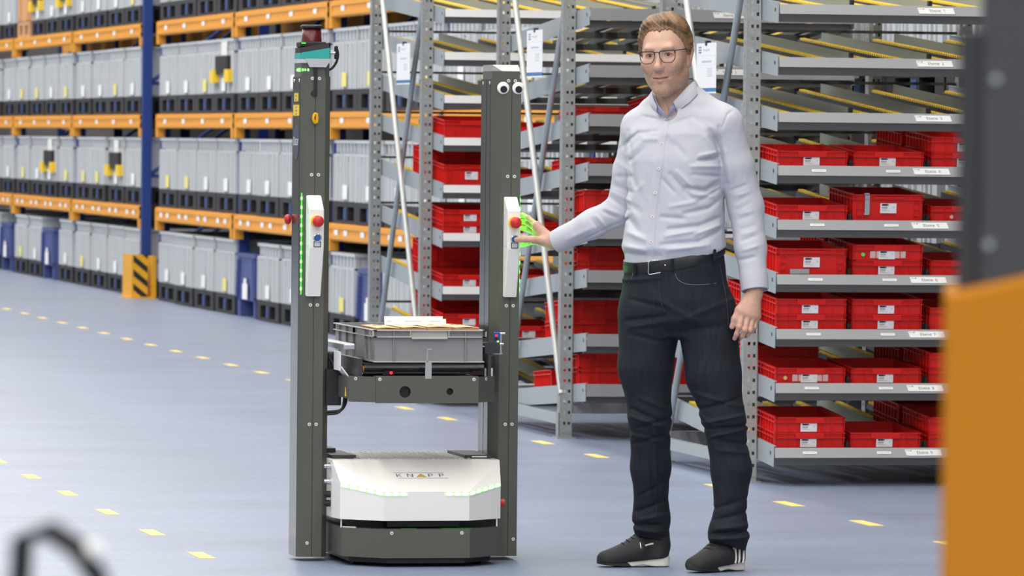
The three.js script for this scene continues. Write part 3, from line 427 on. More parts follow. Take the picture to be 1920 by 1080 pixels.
  const hood = (() => {
    const Pp = [], T = lo.map(([x, z], i) => [x, hy[i], z]), Bt = lo.map(([x, z]) => [x, 0.151, z]), tri = (...q) => q.forEach((p) => Pp.push(...p));
    for (let i = 0; i < 5; i++) tri(Bt[i], Bt[i + 1], T[i + 1], Bt[i], T[i + 1], T[i]);
    tri(T[2], T[3], T[5], T[2], T[5], T[0]); tri(T[0], T[1], T[2]); tri(T[3], T[4], T[5]);
    const g = new THREE.BufferGeometry(); g.setAttribute('position', new THREE.Float32BufferAttribute(Pp, 3)); g.setAttribute('uv', new THREE.Float32BufferAttribute(new Float32Array(Pp.length / 3 * 2), 2)); g.computeVertexNormals();
    const rr = [[-0.279, -0.39], [-0.279, 0.09], [0.282, 0.09], [0.282, -0.39]];
    return obj('front_hood', [g, loft(rr, 0.151, rr, TY)], M.hood, t);
  })();
  for (let i = 0; i < 22; i++) obj('grille_bar', bx(0.009, 0.003, 0.4, -0.19 + i * 0.0181, TY + 0.0015, -0.17), M.brush, hood);
  const ledBar = (a, b, n) => { const dx = b[0] - a[0], dz = b[1] - a[1], L = Math.hypot(dx, dz), ry = -Math.atan2(dz, dx), ya = ledY(a[1]) - 0.0075, yb = ledY(b[1]) - 0.0075, pitch = Math.atan2(yb - ya, L); const g = obj('led_bar', bx(L, 0.014, 0.002), M.ledBar ??= std(0xc8ffb8, 0.4, 0, { emissive: 0x8cf06a, emissiveIntensity: 0.55 }), t); g.position.set((a[0] + b[0]) / 2, (ya + yb) / 2, (a[1] + b[1]) / 2); g.rotation.set(0, ry, pitch, 'YXZ'); for (let i = 0; i < n; i++) obj('led', sph(0.006, -L / 2 + (i + 0.5) * L / n, 0, 0.0008, L / n * 0.46 / 0.006, 1.02, 0.35, 14), std2led(), g); };
  ledBar([-0.268, 0.181], [-0.142, 0.286], 5); ledBar([-0.142, 0.286], [-0.064, 0.286], 3); ledBar([0.062, 0.286], [0.142, 0.286], 3); ledBar([0.142, 0.286], [0.268, 0.181], 5);
  // lettering plate on the sloped face
  const logo = canvasTex(512, 128, (c, w, h) => { c.clearRect(0, 0, w, h); c.fillStyle = '#efedea'; c.fillRect(0, 0, w, h); c.strokeStyle = '#4b3f66'; c.lineWidth = 5; c.beginPath(); c.moveTo(8, 12); c.lineTo(478, 12); c.moveTo(34, 116); c.lineTo(504, 116); c.stroke(); c.fillStyle = '#4b3f66'; c.font = '84px sans-serif'; const L = ['K', 'N', '', 'P', 'P']; L.forEach((l, i) => { c.save(); c.translate(16 + i * 100, 92); c.scale(1.25, 1); c.fillText(l, 0, 0); c.restore(); }); c.fillStyle = '#e3a62e'; c.beginPath(); c.moveTo(258, 36); c.lineTo(302, 94); c.lineTo(214, 94); c.fill(); c.lineWidth = 4; c.stroke(); c.beginPath(); c.moveTo(258, 36); c.lineTo(302, 94); c.lineTo(214, 94); c.closePath(); c.stroke(); });
  const lg = obj('name_plate', bx(0.182, 0.046, 0.0006), std(0xffffff, 0.35, 0, { map: logo }), hood); lg.position.set(-0.001, slope(0.186) - 0.0001, 0.186); lg.rotation.x = -Math.atan2(0.195, TY - 0.246);
  // top brackets, side connectors, red button
  obj('top_bracket', [bx(0.09, 0.011, 0.3, 0.225, TY + 0.0065, -0.13)], M.paintDark, t); obj('bracket_label', bx(0.05, 0.004, 0.001, 0.228, TY + 0.0065, 0.0205), M.white, t);
  obj('top_bracket', [bx(0.08, 0.011, 0.3, -0.225, TY + 0.0065, -0.14), bx(0.05, 0.016, 0.2, -0.25, TY + 0.018, -0.25)], M.paintDark, t);
  [0.318, 0.268, 0.225, 0.195].forEach((y, i) => obj('side_plug', [cyl(0.011, 0.011, 0.014, -0.286, y, 0.06, 'x', 14), cyl(0.008, 0.008, 0.01, -0.296, y, 0.06, 'x', 14)], i < 2 ? M.chrome : M.black, t));
  obj('side_button', cyl(0.013, 0.013, 0.014, 0.286, 0.199, 0.12, 'x', 18), M.stopRed, t);
  // --- lift
  const lz = 0.26, pl = (x0, z0, x1, z1, y0, y1) => { const dx = x1 - x0, dz = z1 - z0, L = Math.hypot(dx, dz); return bx(L, y1 - y0, 0.003, 0, 0, 0, 0, -Math.atan2(dz, dx)).translate((x0 + x1) / 2, (y0 + y1) / 2, (z0 + z1) / 2); };
  const ring = (cx, cy, r) => Array.from({ length: 20 }, (_, i) => [cx + r * Math.cos(-i * Math.PI / 10), cy + r * Math.sin(-i * Math.PI / 10)]);
  const fp = obj('lift_apron', [prism([[-0.168, 0.534], [0.174, 0.534], [0.174, 0.621], [-0.168, 0.621]], 0.003, 'z', [ring(-0.071, 0.571, 0.019), ring(0.078, 0.572, 0.0115)]).translate(0, 0, lz), pl(-0.245, lz - 0.07, -0.168, lz, 0.536, 0.62), pl(0.174, lz, 0.24, lz - 0.07, 0.536, 0.62), bx(0.003, 0.07, 0.42, -0.245, 0.58, lz - 0.28), bx(0.003, 0.07, 0.42, 0.24, 0.58, lz - 0.28), bx(0.34, 0.003, 0.05, 0.003, 0.62, lz - 0.024)], M.paint, t);
  obj('apron_backing', [bx(0.3, 0.06, 0.01, 0, 0.575, lz - 0.02), bx(0.46, 0.06, 0.34, 0, 0.58, lz - 0.3)], M.black, fp);
  for (const x of [-0.225, -0.155, 0.158, 0.205]) { const z = x < -0.168 ? lz - 0.05 : x > 0.174 ? lz - 0.031 : lz + 0.004; screw(x, 0.612, z, fp, x < -0.168 ? -0.74 : x > 0.174 ? 0.8 : 0); }
  const tri = canvasTex(64, 64, (c) => { c.fillStyle = '#3a3c38'; c.fillRect(0, 0, 64, 64); c.fillStyle = '#e8c81c'; c.beginPath(); c.moveTo(32, 4); c.lineTo(60, 60); c.lineTo(4, 60); c.fill(); c.fillStyle = '#222'; c.beginPath(); c.arc(32, 42, 8, 0, 7); c.fill(); });
  obj('warning_sticker', prism([[-0.012, 0], [0.012, 0], [0, 0.03]], 0.0012).rotateY(-Math.PI / 2).translate(-0.2475, 0.552, lz - 0.11), M.stopYellow, fp);
  const fr = obj('conveyor_frame', bx(0.42, 0.03, 0.03, 0, 0.625, -0.3), M.paintDark, t); obj('frame_rail', bx(0.012, 0.06, 0.62, -0.21, 0.647, -0.1), M.paintDark, fr); obj('frame_rail', bx(0.01, 0.07, 0.62, 0.221, 0.655, -0.1), M.paintDark, fr);
  for (let i = 0; i < 8; i++) obj('roller', cyl(0.0175, 0.0175, 0.4, 0.003, 0.6435, 0.19 - i * 0.085, 'x', 24), M.roller, fr);
  obj('guide_rail', [rb(0.04, 0.022, 0.5, 0.006, -0.232, 0.712, -0.12)], M.brush, fr); obj('guide_rail', [rb(0.014, 0.05, 0.5, 0.006, 0.228, 0.69, -0.12)], M.paintDark, fr);
  obj('side_bracket', [bx(0.004, 0.062, 0.11, -0.26, 0.665, 0.06), bx(0.045, 0.004, 0.11, -0.245, 0.632, 0.06, 0, 0, -0.9)], M.white, fr);
  obj('side_bracket', [bx(0.03, 0.03, 0.004, 0.226, 0.63, 0.17, 0, 0.4)], M.white, fr);
  obj('end_cap', [cyl(0.012, 0.012, 0.006, -0.196, 0.642, 0.19, 'x', 16)], M.guard, fr); obj('motor_wires', [rb(0.03, 0.09, 0.12, 0.008, -0.262, 0.645, -0.08), pipe([[-0.27, 0.67, -0.02], [-0.262, 0.65, 0], [-0.27, 0.62, -0.02], [-0.262, 0.6, 0]], 0.006, 20, 6)], M.black, fr);
  obj('stop_pin', [bx(0.021, 0.058, 0.003, 0.006, 0.643, lz + 0.002), bx(0.004, 0.042, 0.003, 0.002, 0.69, lz + 0.002), bx(0.016, 0.004, 0.006, 0.008, 0.71, lz + 0.004)], M.brush, fr);
  for (const [x, m] of [[-0.112, M.redLed], [0.183, M.redGlass]]) { const q = obj('light_barrier', [bx(0.036, 0.014, 0.01, x - 0.006, 0.632, lz - 0.035)], M.redGlass, fr); obj('beam_lamp', cyl(0.005, 0.005, 0.004, x, 0.632, lz - 0.029, 'z', 14), m, q); }
  const se = obj('level_sensor', [rb(0.019, 0.04, 0.016, 0.003, 0.267, 0.742, 0.1)], M.sensorBlue, t); obj('sensor_lamp', cyl(0.0042, 0.0042, 0.004, 0.2635, 0.75, 0.108, 'z', 12), M.redLed, se); obj('sensor_lamp', cyl(0.0035, 0.0035, 0.004, 0.269, 0.731, 0.108, 'z', 12), M.yellowLed, se); obj('sensor_window', bx(0.012, 0.012, 0.001, 0.265, 0.739, 0.1085), M.black, se);
  obj('sensor_bracket', [bx(0.004, 0.07, 0.03, 0.282, 0.725, 0.08), bx(0.03, 0.004, 0.03, 0.272, 0.69, 0.08), cyl(0.004, 0.004, 0.02, 0.284, 0.757, 0.1, 'x', 10), cyl(0.004, 0.004, 0.02, 0.28, 0.722, 0.1, 'x', 10)], M.bolt, t);
  obj('lift_carriage', bx(0.05, 0.12, 0.14, -0.262, 0.575, -0.06), M.black, t); obj('lift_carriage', bx(0.035, 0.16, 0.14, 0.25, 0.64, -0.1), M.black, t); obj('drive_unit', rb(0.036, 0.06, 0.12, 0.004, 0.235, 0.655, 0.08), M.black, t); obj('cover_plate', bx(0.05, 0.036, 0.004, 0.242, 0.71, 0.145), M.paintDark, t);
  obj('cable', [pipe([[-0.22, 0.548, 0.02], [-0.225, 0.52, 0.02], [-0.24, 0.5, 0.02], [-0.285, 0.492, 0.0]], 0.005, 24, 8), pipe([[-0.23, 0.548, 0.03], [-0.235, 0.51, 0.03], [-0.25, 0.492, 0.03], [-0.285, 0.485, 0.01]], 0.004, 24, 8)], M.black, t);
}
function std2led() { return M.led2 ??= std(0xf4fff0, 0.4, 0, { emissive: 0xcfffc4, emissiveIntensity: 1.7 }); }
// ---------------------------------------------------------------- grey tote, cartons and papers on the robot
{
  const y0 = 0.6625, H = 0.108, w = 0.378, d = 0.76, zc = RZ + 0.2 - d / 2, xc = RX + 0.022;
  const t = thing('tote', 'grey open plastic tote with rim standing on the robot rollers', 'tote', [xc, y0, zc]);
  const wb = w - 0.022, db = d - 0.03, th = 0.004;
  obj('tote_body', [bx(wb, th, db, 0, 0.003, 0), bx(wb, H, th, 0, H / 2, db / 2), bx(wb, H, th, 0, H / 2, -db / 2), bx(th, H, db, wb / 2, H / 2, 0), bx(th, H, db, -wb / 2, H / 2, 0), ...[-0.41, 0.41].map((f) => bx(0.003, H - 0.01, 0.012, f * wb * 0.82, H / 2, db / 2 + 0.006)), ...[-0.36, -0.18, 0, 0.2, 0.4].flatMap((f) => [-1, 1].map((s) => bx(0.011, H - 0.01, f === 0.2 ? 0.14 : 0.003, s * (wb / 2 + 0.0045), H / 2, f * db)))], M.tote, t);
  const rim = []; for (const y of [H - 0.0015, H - 0.0225]) rim.push(bx(w, 0.003, 0.016, 0, y, d / 2 - 0.008), bx(w, 0.003, 0.016, 0, y, -d / 2 + 0.008), bx(0.013, 0.003, d, w / 2 - 0.0065, y, 0), bx(0.013, 0.003, d, -w / 2 + 0.0065, y, 0));
  for (const x of [-0.188, -0.064, 0.064, 0.188]) rim.push(bx(0.003, 0.022, 0.014, x, H - 0.012, d / 2 - 0.008)); for (const k of [-0.4, -0.2, 0, 0.2, 0.4]) for (const s of [-1, 1]) rim.push(bx(0.011, 0.022, 0.003, s * (w / 2 - 0.007), H - 0.012, k * d));
  rim.push(bx(wb + 0.012, 0.004, 0.008, 0, 0.004, db / 2 + 0.004), bx(0.008, 0.004, db, -wb / 2 - 0.003, 0.004, 0), bx(0.008, 0.004, db, wb / 2 + 0.003, 0.004, 0));
  obj('rim', rim, M.toteLight, t); obj('grip', [rb(0.12, 0.006, 0.016, 0.002, 0, H - 0.027, d / 2 - 0.007), bx(0.12, 0.018, 0.004, 0, H - 0.012, d / 2 - 0.012)], M.toteLight, t);
  const names = ['carton at the column end of the row in the grey tote', 'carton second in the row from the scanner column in the grey tote', 'carton third in the row from the scanner column in the grey tote', 'carton at the eye-column end of the row in the grey tote'];
  [-0.128, -0.044, 0.042, 0.13].forEach((x, i) => {
    const wq = [0.077, 0.076, 0.077, 0.08][i], o = thing('carton', ['brown ', 'brown ', 'brown ', 'brown '][i] + names[i], 'carton', [xc + x - 0.003, y0 + 0.006, zc + 0.19 + i * 0.006], [-0.008, 0.006, -0.012, 0.01][i], 'cartons in the grey tote');
    const hh = [0.105, 0.107, 0.109, 0.108][i]; obj('carton_body', bx(wq, hh, 0.3, 0, hh / 2, 0), M.card, o); for (const s of [-1, 1]) obj('flap', bx(wq * 0.5, 0.0018, 0.3, s * wq * 0.255, hh + 0.001 + 0.002, 0, 0, 0, s * -0.06), M.cardTop, o); obj('print', bx(0.03, 0.0006, 0.02, 0, hh + 0.0055, -0.05), M.seam, o);
  });
  const p = thing('paper_stack', 'white printed papers leaning on the cartons in the grey tote', 'papers', [xc - 0.012, y0 + 0.117, zc + 0.16], 0.05);
  const ptex = canvasTex(256, 64, (c) => { c.fillStyle = '#f0eff0'; c.fillRect(0, 0, 256, 64); c.fillStyle = '#8c8c92'; for (const [x, n] of [[14, 3], [90, 12], [196, 8]]) for (let i = 0; i < n; i++) c.fillRect(x + i * 6, 34, 4, 5); });
  obj('sheet', bx(0.2, 0.03, 0.0012, 0, 0.015, 0, -0.3), std(0xffffff, 0.7, 0, { map: ptex }), p); obj('sheet', bx(0.2, 0.02, 0.0012, 0.012, 0.0115, -0.006, -0.25), M.paper, p);
}
// ---------------------------------------------------------------- out-of-focus things close to the camera
{
  const m = thing('machine_housing', 'blurred dark grey and orange machine edge close to the camera', 'machine', [1.24, 0, -4.2], -0.286);
  obj('upper_housing', [rb(0.4, 0.36, 0.3, 0.004, 0.202, 1.468, -0.15)], M.housing, m); obj('cover_plate', rb(0.06, 0.2, 0.02, 0.003, 0.015, 1.384, -0.02), M.housingDark, m);
  const body = prism([[-0.024, 0], [0.4, 0], [0.4, 1.385], [0.04, 1.3025], [-0.024, 1.288]], 0.3, 'z', [], 0.004).translate(0, 0, -0.29); obj('orange_body', body, M.machineOrange, m);
  for (const [x, y] of [[0.0125, 1.448], [0.0085, 1.325]]) obj('bolt', cyl(0.0035, 0.0035, 0.004, x, y, 0.001, 'z', 16), std(0x9aa0a2, 0.4, 0.2), m);
  const h = thing('cart_handle', 'blurred black looped handle of a cart close to the camera', 'cart', [0.44, 0, -3.4], -0.208);
  obj('handle_tube', [pipe([[-0.0128, 0.0, 0], [-0.0128, 0.9, 0], [-0.0128, 1.155, 0], [-0.011, 1.167, 0], [-0.0045, 1.1705, 0], [0.006, 1.168, 0], [0.02, 1.1585, 0], [0.0265, 1.151, 0], [0.034, 1.135, 0], [0.045, 1.05, 0], [0.05, 0, 0]], 0.0068, 120, 12)], M.black, h);
  obj('pale_knob', sph(0.006, 0.028, 1.157, 0, 1, 1, 1, 14), M.white, h);
  obj('foot', [rb(0.2, 0.03, 0.3, 0.01, 0.02, 0.015, 0)], M.black, h);
}
// creases of the clothes: from x, y to x, y (figure frame, metres), width, height
const shirtFolds = [[-0.213,1.393,-0.177,1.424,0.0072,-0.0029],[-0.177,1.424,-0.115,1.43,0.0072,-0.0029],[-0.21,1.353,-0.16,1.402,0.0096,0.0029],[-0.16,1.402,-0.109,1.405,0.008,0.0043],[-0.204,1.331,-0.16,1.371,0.0072,-0.0022],[0.016,1.336,0.086,1.35,0.0056,-0.0073],[-0.007,1.316,0.095,1.317,0.0072,0.0058],[-0.001,1.29,0.101,1.283,0.0064,-0.0058],[-0.028,1.248,0.045,1.24,0.0072,-0.0073],[0.045,1.24,0.104,1.266,0.0072,-0.0073],[-0.006,1.225,0.062,1.22,0.0072,0.0058],[-0.074,1.29,-0.028,1.236,0.008,-0.0073],[-0.028,1.236,-0.005,1.214,0.0072,-0.0058],[-0.052,1.298,0.006,1.237,0.0072,0.0058],[0.017,1.203,0.107,1.255,0.0072,-0.0058],[-0.027,1.163,0.051,1.181,0.008,-0.0073],[0.051,1.181,0.107,1.221,0.0072,-0.0058],[-0.073,1.185,0.017,1.203,0.0072,0.0043],[-0.101,1.151,-0.027,1.146,0.008,-0.0058],[-0.078,1.112,0.018,1.124,0.0072,-0.0073],[0.018,1.124,0.108,1.159,0.0072,-0.0058],[-0.089,1.089,0.007,1.107,0.0072,0.0058],[0.007,1.096,0.103,1.131,0.0072,0.0058],[-0.1,1.061,0.019,1.073,0.008,-0.0073],[0.019,1.073,0.103,1.114,0.0072,-0.0058],[-0.077,1.044,0.053,1.062,0.0072,0.0058],[-0.195,1.28,-0.181,1.235,0.0096,-0.0036],[-0.181,1.235,-0.164,1.258,0.0072,0.0029],[-0.2,1.19,-0.174,1.167,0.0112,-0.0043],[-0.202,1.144,-0.179,1.105,0.0112,-0.0087],[-0.207,1.099,-0.156,1.077,0.0096,0.0073],[-0.215,1.054,-0.156,1.04,0.0096,0.0073],[-0.212,1.031,-0.105,1.024,0.0072,-0.0043],[-0.087,1.433,-0.064,1.394,0.0096,0.0043],[-0.064,1.394,-0.029,1.349,0.0096,-0.0043],[0.049,1.429,0.083,1.362,0.0096,-0.0043],[0.038,1.412,0.089,1.345,0.008,0.0043],[0.071,1.412,0.092,1.334,0.0064,-0.0058],[-0.008,1.462,0.083,1.429,0.0128,0.0043],[-0.11,1.461,-0.094,1.033,0.0112,-0.0029],[0.124,1.238,0.197,1.267,0.0064,-0.0073],[0.136,1.221,0.203,1.239,0.0064,0.0058],[0.141,1.201,0.198,1.233,0.0056,-0.0058],[0.147,1.179,0.215,1.211,0.0064,-0.0073],[0.153,1.162,0.221,1.182,0.0064,0.0058],[0.153,1.145,0.226,1.171,0.0056,-0.0073],[0.159,1.114,0.238,1.14,0.0064,-0.0073],[0.162,1.097,0.244,1.121,0.0064,0.0058],[0.16,1.075,0.238,1.104,0.0064,-0.0073],[0.166,1.046,0.245,1.07,0.0072,0.0058],[0.199,1.092,0.234,1.019,0.0064,-0.0058],[0.155,1.012,0.2,1.024,0.0064,-0.0073],[0.106,1.362,0.13,1.238,0.0112,0.0058],[0.184,1.43,0.213,1.329,0.0112,-0.0029],[-0.236,1.37,-0.211,1.393,0.0072,-0.0029],[-0.241,1.325,-0.21,1.302,0.008,0.0022],[-0.249,1.279,-0.204,1.28,0.008,-0.0029],[-0.254,1.251,-0.198,1.229,0.008,-0.0043],[-0.265,1.209,-0.208,1.17,0.0072,-0.0043],[-0.26,1.228,-0.203,1.201,0.0072,0.0036],[-0.282,1.175,-0.219,1.15,0.0072,0.0036],[-0.29,1.163,-0.242,1.144,0.0064,-0.0036],[-0.31,1.149,-0.281,1.115,0.0064,0.0058],[-0.326,1.138,-0.298,1.098,0.0056,-0.0043],[-0.376,1.058,-0.208,1.142,0.004,-0.0043],[-0.405,1.069,-0.309,1.115,0.0096,0.0043],[0.08,1.442,0.09,1.355,0.007,-0.007],[0.09,1.355,0.105,1.259,0.007,-0.009],[0.002,1.472,0.054,1.433,0.008,-0.003],[0.054,1.433,0.083,1.381,0.007,-0.004],[0.024,1.337,0.09,1.343,0.005,-0.006],[0.017,1.351,0.081,1.364,0.006,0.004],[-0.21,1.43,-0.199,1.335,0.006,-0.003],[-0.199,1.335,-0.184,1.248,0.007,-0.003],[-0.207,1.401,-0.181,1.422,0.005,-0.002],[-0.181,1.422,-0.146,1.422,0.006,-0.002],[-0.164,1.478,-0.098,1.464,0.006,-0.004],[-0.075,1.451,0.002,1.479,0.007,-0.003],[0.109,1.486,0.134,1.503,0.006,-0.003],[0.109,1.486,0.092,1.442,0.004,-0.0025],[-0.022,1.246,0.03,1.241,0.005,-0.006],[0.035,1.239,0.094,1.277,0.006,-0.005],[-0.101,1.275,-0.062,1.231,0.006,-0.005]];
const jeanFolds = [[-0.228,0.942,-0.106,0.952,0.0068,0.0057],[-0.201,0.881,-0.088,0.856,0.0076,-0.0057],[-0.209,0.812,-0.087,0.83,0.0076,-0.0076],[-0.2,0.791,-0.078,0.809,0.0068,0.0057],[-0.2,0.768,-0.086,0.743,0.0076,-0.0057],[-0.123,0.908,-0.117,0.795,0.0051,0.0057],[-0.114,0.882,0.009,0.814,0.0102,0.0057],[-0.057,0.778,0.096,0.797,0.0119,-0.0057],[-0.044,0.813,0.13,0.885,0.0102,0.0038],[-0.189,0.524,-0.11,0.49,0.0068,-0.0095],[-0.194,0.498,-0.083,0.464,0.0068,0.0095],[-0.171,0.463,-0.061,0.495,0.0068,-0.0095],[-0.188,0.437,-0.074,0.412,0.0068,0.0076],[-0.179,0.411,-0.066,0.443,0.0068,-0.0076],[-0.163,0.559,-0.075,0.525,0.0076,0.0057],[0.011,0.578,0.169,0.536,0.0076,0.0057],[0.029,0.526,0.151,0.562,0.0068,-0.0076],[0.038,0.483,0.169,0.51,0.006,0.0095],[0.047,0.465,0.178,0.475,0.006,-0.0095],[0.065,0.439,0.187,0.467,0.006,0.0095],[0.091,0.427,0.191,0.414,0.006,-0.0076],[0.083,0.396,0.188,0.388,0.0068,0.0057],[0.029,0.509,0.082,0.465,0.006,0.0076],[-0.16,0.236,-0.073,0.289,0.0076,-0.0057],[-0.168,0.184,-0.081,0.219,0.0076,-0.0076],[-0.159,0.157,-0.072,0.176,0.0068,0.0076],[-0.176,0.14,-0.089,0.141,0.0068,-0.0114],[-0.167,0.122,-0.071,0.115,0.006,0.0095],[-0.149,0.105,-0.071,0.094,0.006,-0.0095],[0.076,0.203,0.181,0.239,0.0076,-0.0057],[0.085,0.169,0.19,0.196,0.0076,-0.0076],[0.086,0.142,0.182,0.152,0.0076,0.0095],[0.077,0.125,0.19,0.135,0.006,-0.0114],[0.069,0.107,0.191,0.114,0.0068,0.0133],[-0.144,0.376,-0.116,0.202,0.0085,0.0038],[-0.113,0.464,-0.103,0.149,0.0043,0.0047],[0.13,0.885,0.159,0.606,0.0051,0.0038]];
// ---------------------------------------------------------------- the man: distance fields meshed with surface nets
const smin = (a, b, k) => { const h = Math.max(k - Math.abs(a - b), 0) / k; return Math.min(a, b) - h * h * k * 0.25; };
const smax = (a, b, k) => -smin(-a, -b, k);
// tapered capsule; sq = [dx, dy, dz, s]: distances along that direction are scaled by s (flattening)
function cap(a, b, ra, rb2 = ra, sq) {
  const [ax, ay, az] = a, bx_ = b[0] - ax, by_ = b[1] - ay, bz_ = b[2] - az, bb = bx_ * bx_ + by_ * by_ + bz_ * bz_ || 1e-9;
  return (x, y, z) => {
    const px = x - ax, py = y - ay, pz = z - az; let t = (px * bx_ + py * by_ + pz * bz_) / bb; t = t < 0 ? 0 : t > 1 ? 1 : t;
    let qx = px - t * bx_, qy = py - t * by_, qz = pz - t * bz_;
    if (sq) { const d = (qx * sq[0] + qy * sq[1] + qz * sq[2]) * (sq[3] - 1); qx += d * sq[0]; qy += d * sq[1]; qz += d * sq[2]; }
    return Math.sqrt(qx * qx + qy * qy + qz * qz) - (ra + (rb2 - ra) * t);
  };
}
const ell = (c, r) => { const m = Math.min(...r); return (x, y, z) => { const a = (x - c[0]) / r[0], b = (y - c[1]) / r[1], d = (z - c[2]) / r[2], k = Math.sqrt(a * a + b * b + d * d), g = Math.sqrt((a / r[0]) ** 2 + (b / r[1]) ** 2 + (d / r[2]) ** 2); return g > 1e-6 ? k * (k - 1) / g : -m; }; };
const union = (list, k) => (x, y, z) => { let d = 1e3; for (const f of list) d = smin(d, f(x, y, z), k); return d; };
function netMesh(f, lo, hi, h, color) {
  const n = [0, 1, 2].map((i) => Math.ceil((hi[i] - lo[i]) / h) + 2), [nx, ny, nz] = n, F = new Float32Array(nx * ny * nz), X = (i) => lo[0] + i * h, Y = (j) => lo[1] + j * h, Z = (k) => lo[2] + k * h, id = (i, j, k) => (k * ny + j) * nx + i;
  const B = 6, half = B * h * 0.5;
  for (let k0 = 0; k0 < nz; k0 += B) for (let j0 = 0; j0 < ny; j0 += B) for (let i0 = 0; i0 < nx; i0 += B) {
    const c = f(X(i0) + half, Y(j0) + half, Z(k0) + half), far = Math.abs(c) > half * 1.733 * 1.9 + h * 2;
    for (let k = k0; k < Math.min(nz, k0 + B); k++) for (let j = j0; j < Math.min(ny, j0 + B); j++) for (let i = i0; i < Math.min(nx, i0 + B); i++) F[id(i, j, k)] = far ? c : f(X(i), Y(j), Z(k));
  }
  const vi = new Int32Array(nx * ny * nz).fill(-1), P = [], I = [];
  for (let k = 0; k < nz - 1; k++) for (let j = 0; j < ny - 1; j++) for (let i = 0; i < nx - 1; i++) {
    let s = 0, cx = 0, cy = 0, cz = 0, m = 0; const v = [];
    for (let q = 0; q < 8; q++) { const g = F[id(i + (q & 1), j + ((q >> 1) & 1), k + (q >> 2))]; v.push(g); if (g < 0) s++; }
    if (s === 0 || s === 8) continue;
    for (let q = 0; q < 8; q++) for (const b of [1, 2, 4]) { if (q & b) continue; const r = q | b; if ((v[q] < 0) === (v[r] < 0)) continue; const t = v[q] / (v[q] - v[r]); cx += (q & 1) + (b === 1 ? t : 0); cy += ((q >> 1) & 1) + (b === 2 ? t : 0); cz += (q >> 2) + (b === 4 ? t : 0); m++; }
    vi[id(i, j, k)] = P.length / 3; P.push(X(i + cx / m), Y(j + cy / m), Z(k + cz / m));
  }
  const quad = (a, b, c, d, flip) => { if (a < 0 || b < 0 || c < 0 || d < 0) return; flip ? I.push(a, c, b, a, d, c) : I.push(a, b, c, a, c, d); };
  for (let k = 1; k < nz - 1; k++) for (let j = 1; j < ny - 1; j++) for (let i = 1; i < nx - 1; i++) {
    const a = F[id(i, j, k)] < 0;
    if (a !== F[id(i + 1, j, k)] < 0) quad(vi[id(i, j - 1, k - 1)], vi[id(i, j, k - 1)], vi[id(i, j, k)], vi[id(i, j - 1, k)], !a);
    if (a !== F[id(i, j + 1, k)] < 0) quad(vi[id(i - 1, j, k - 1)], vi[id(i - 1, j, k)], vi[id(i, j, k)], vi[id(i, j, k - 1)], !a);
    if (a !== F[id(i, j, k + 1)] < 0) quad(vi[id(i - 1, j - 1, k)], vi[id(i, j - 1, k)], vi[id(i, j, k)], vi[id(i - 1, j, k)], !a);
  }
  const N = new Float32Array(P.length), C = color ? new Float32Array(P.length) : null, e = h * 0.6, uv = new Float32Array(P.length / 3 * 2);
  for (let q = 0; q < P.length; q += 3) {
    const [x, y, z] = [P[q], P[q + 1], P[q + 2]], a = f(x + e, y, z) - f(x - e, y, z), b = f(x, y + e, z) - f(x, y - e, z), c = f(x, y, z + e) - f(x, y, z - e), l = Math.hypot(a, b, c) || 1;
    N[q] = a / l; N[q + 1] = b / l; N[q + 2] = c / l; uv[q / 3 * 2] = x + z * 0.6; uv[q / 3 * 2 + 1] = y;
    if (C) { const k = color(x, y, z, N[q], N[q + 1], N[q + 2]); C[q] = k[0]; C[q + 1] = k[1]; C[q + 2] = k[2]; }
  }
  const g = new THREE.BufferGeometry(); g.setAttribute('position', new THREE.Float32BufferAttribute(P, 3)); g.setAttribute('normal', new THREE.BufferAttribute(N, 3)); g.setAttribute('uv', new THREE.BufferAttribute(uv, 2)); if (C) g.setAttribute('color', new THREE.BufferAttribute(C, 3)); g.setIndex(I); return g;
}
function foldsField(list, zmin) {
  const L = list.map(([ax, ay, bx_, by_, w, h]) => ({ ax, ay, dx: bx_ - ax, dy: by_ - ay, l: (bx_ - ax) ** 2 + (by_ - ay) ** 2 || 1e-9, w, h, x0: Math.min(ax, bx_) - 3 * w, x1: Math.max(ax, bx_) + 3 * w, y0: Math.min(ay, by_) - 3 * w, y1: Math.max(ay, by_) + 3 * w }));
  return (x, y) => { let s = 0; for (const f of L) { if (x < f.x0 || x > f.x1 || y < f.y0 || y > f.y1) continue; const px = x - f.ax, py = y - f.ay; let t = (px * f.dx + py * f.dy) / f.l; const tt = t < 0 ? 0 : t > 1 ? 1 : t; const qx = px - tt * f.dx, qy = py - tt * f.dy, d2 = (qx * qx + qy * qy) / (f.w * f.w); if (d2 < 9) s += f.h * Math.exp(-d2) * (0.35 + 0.65 * Math.sin(Math.PI * (0.12 + 0.76 * tt))); } return s; };
}
const beltPlane = (x, z) => 1.032 + 0.218 * x - 0.165 * z;
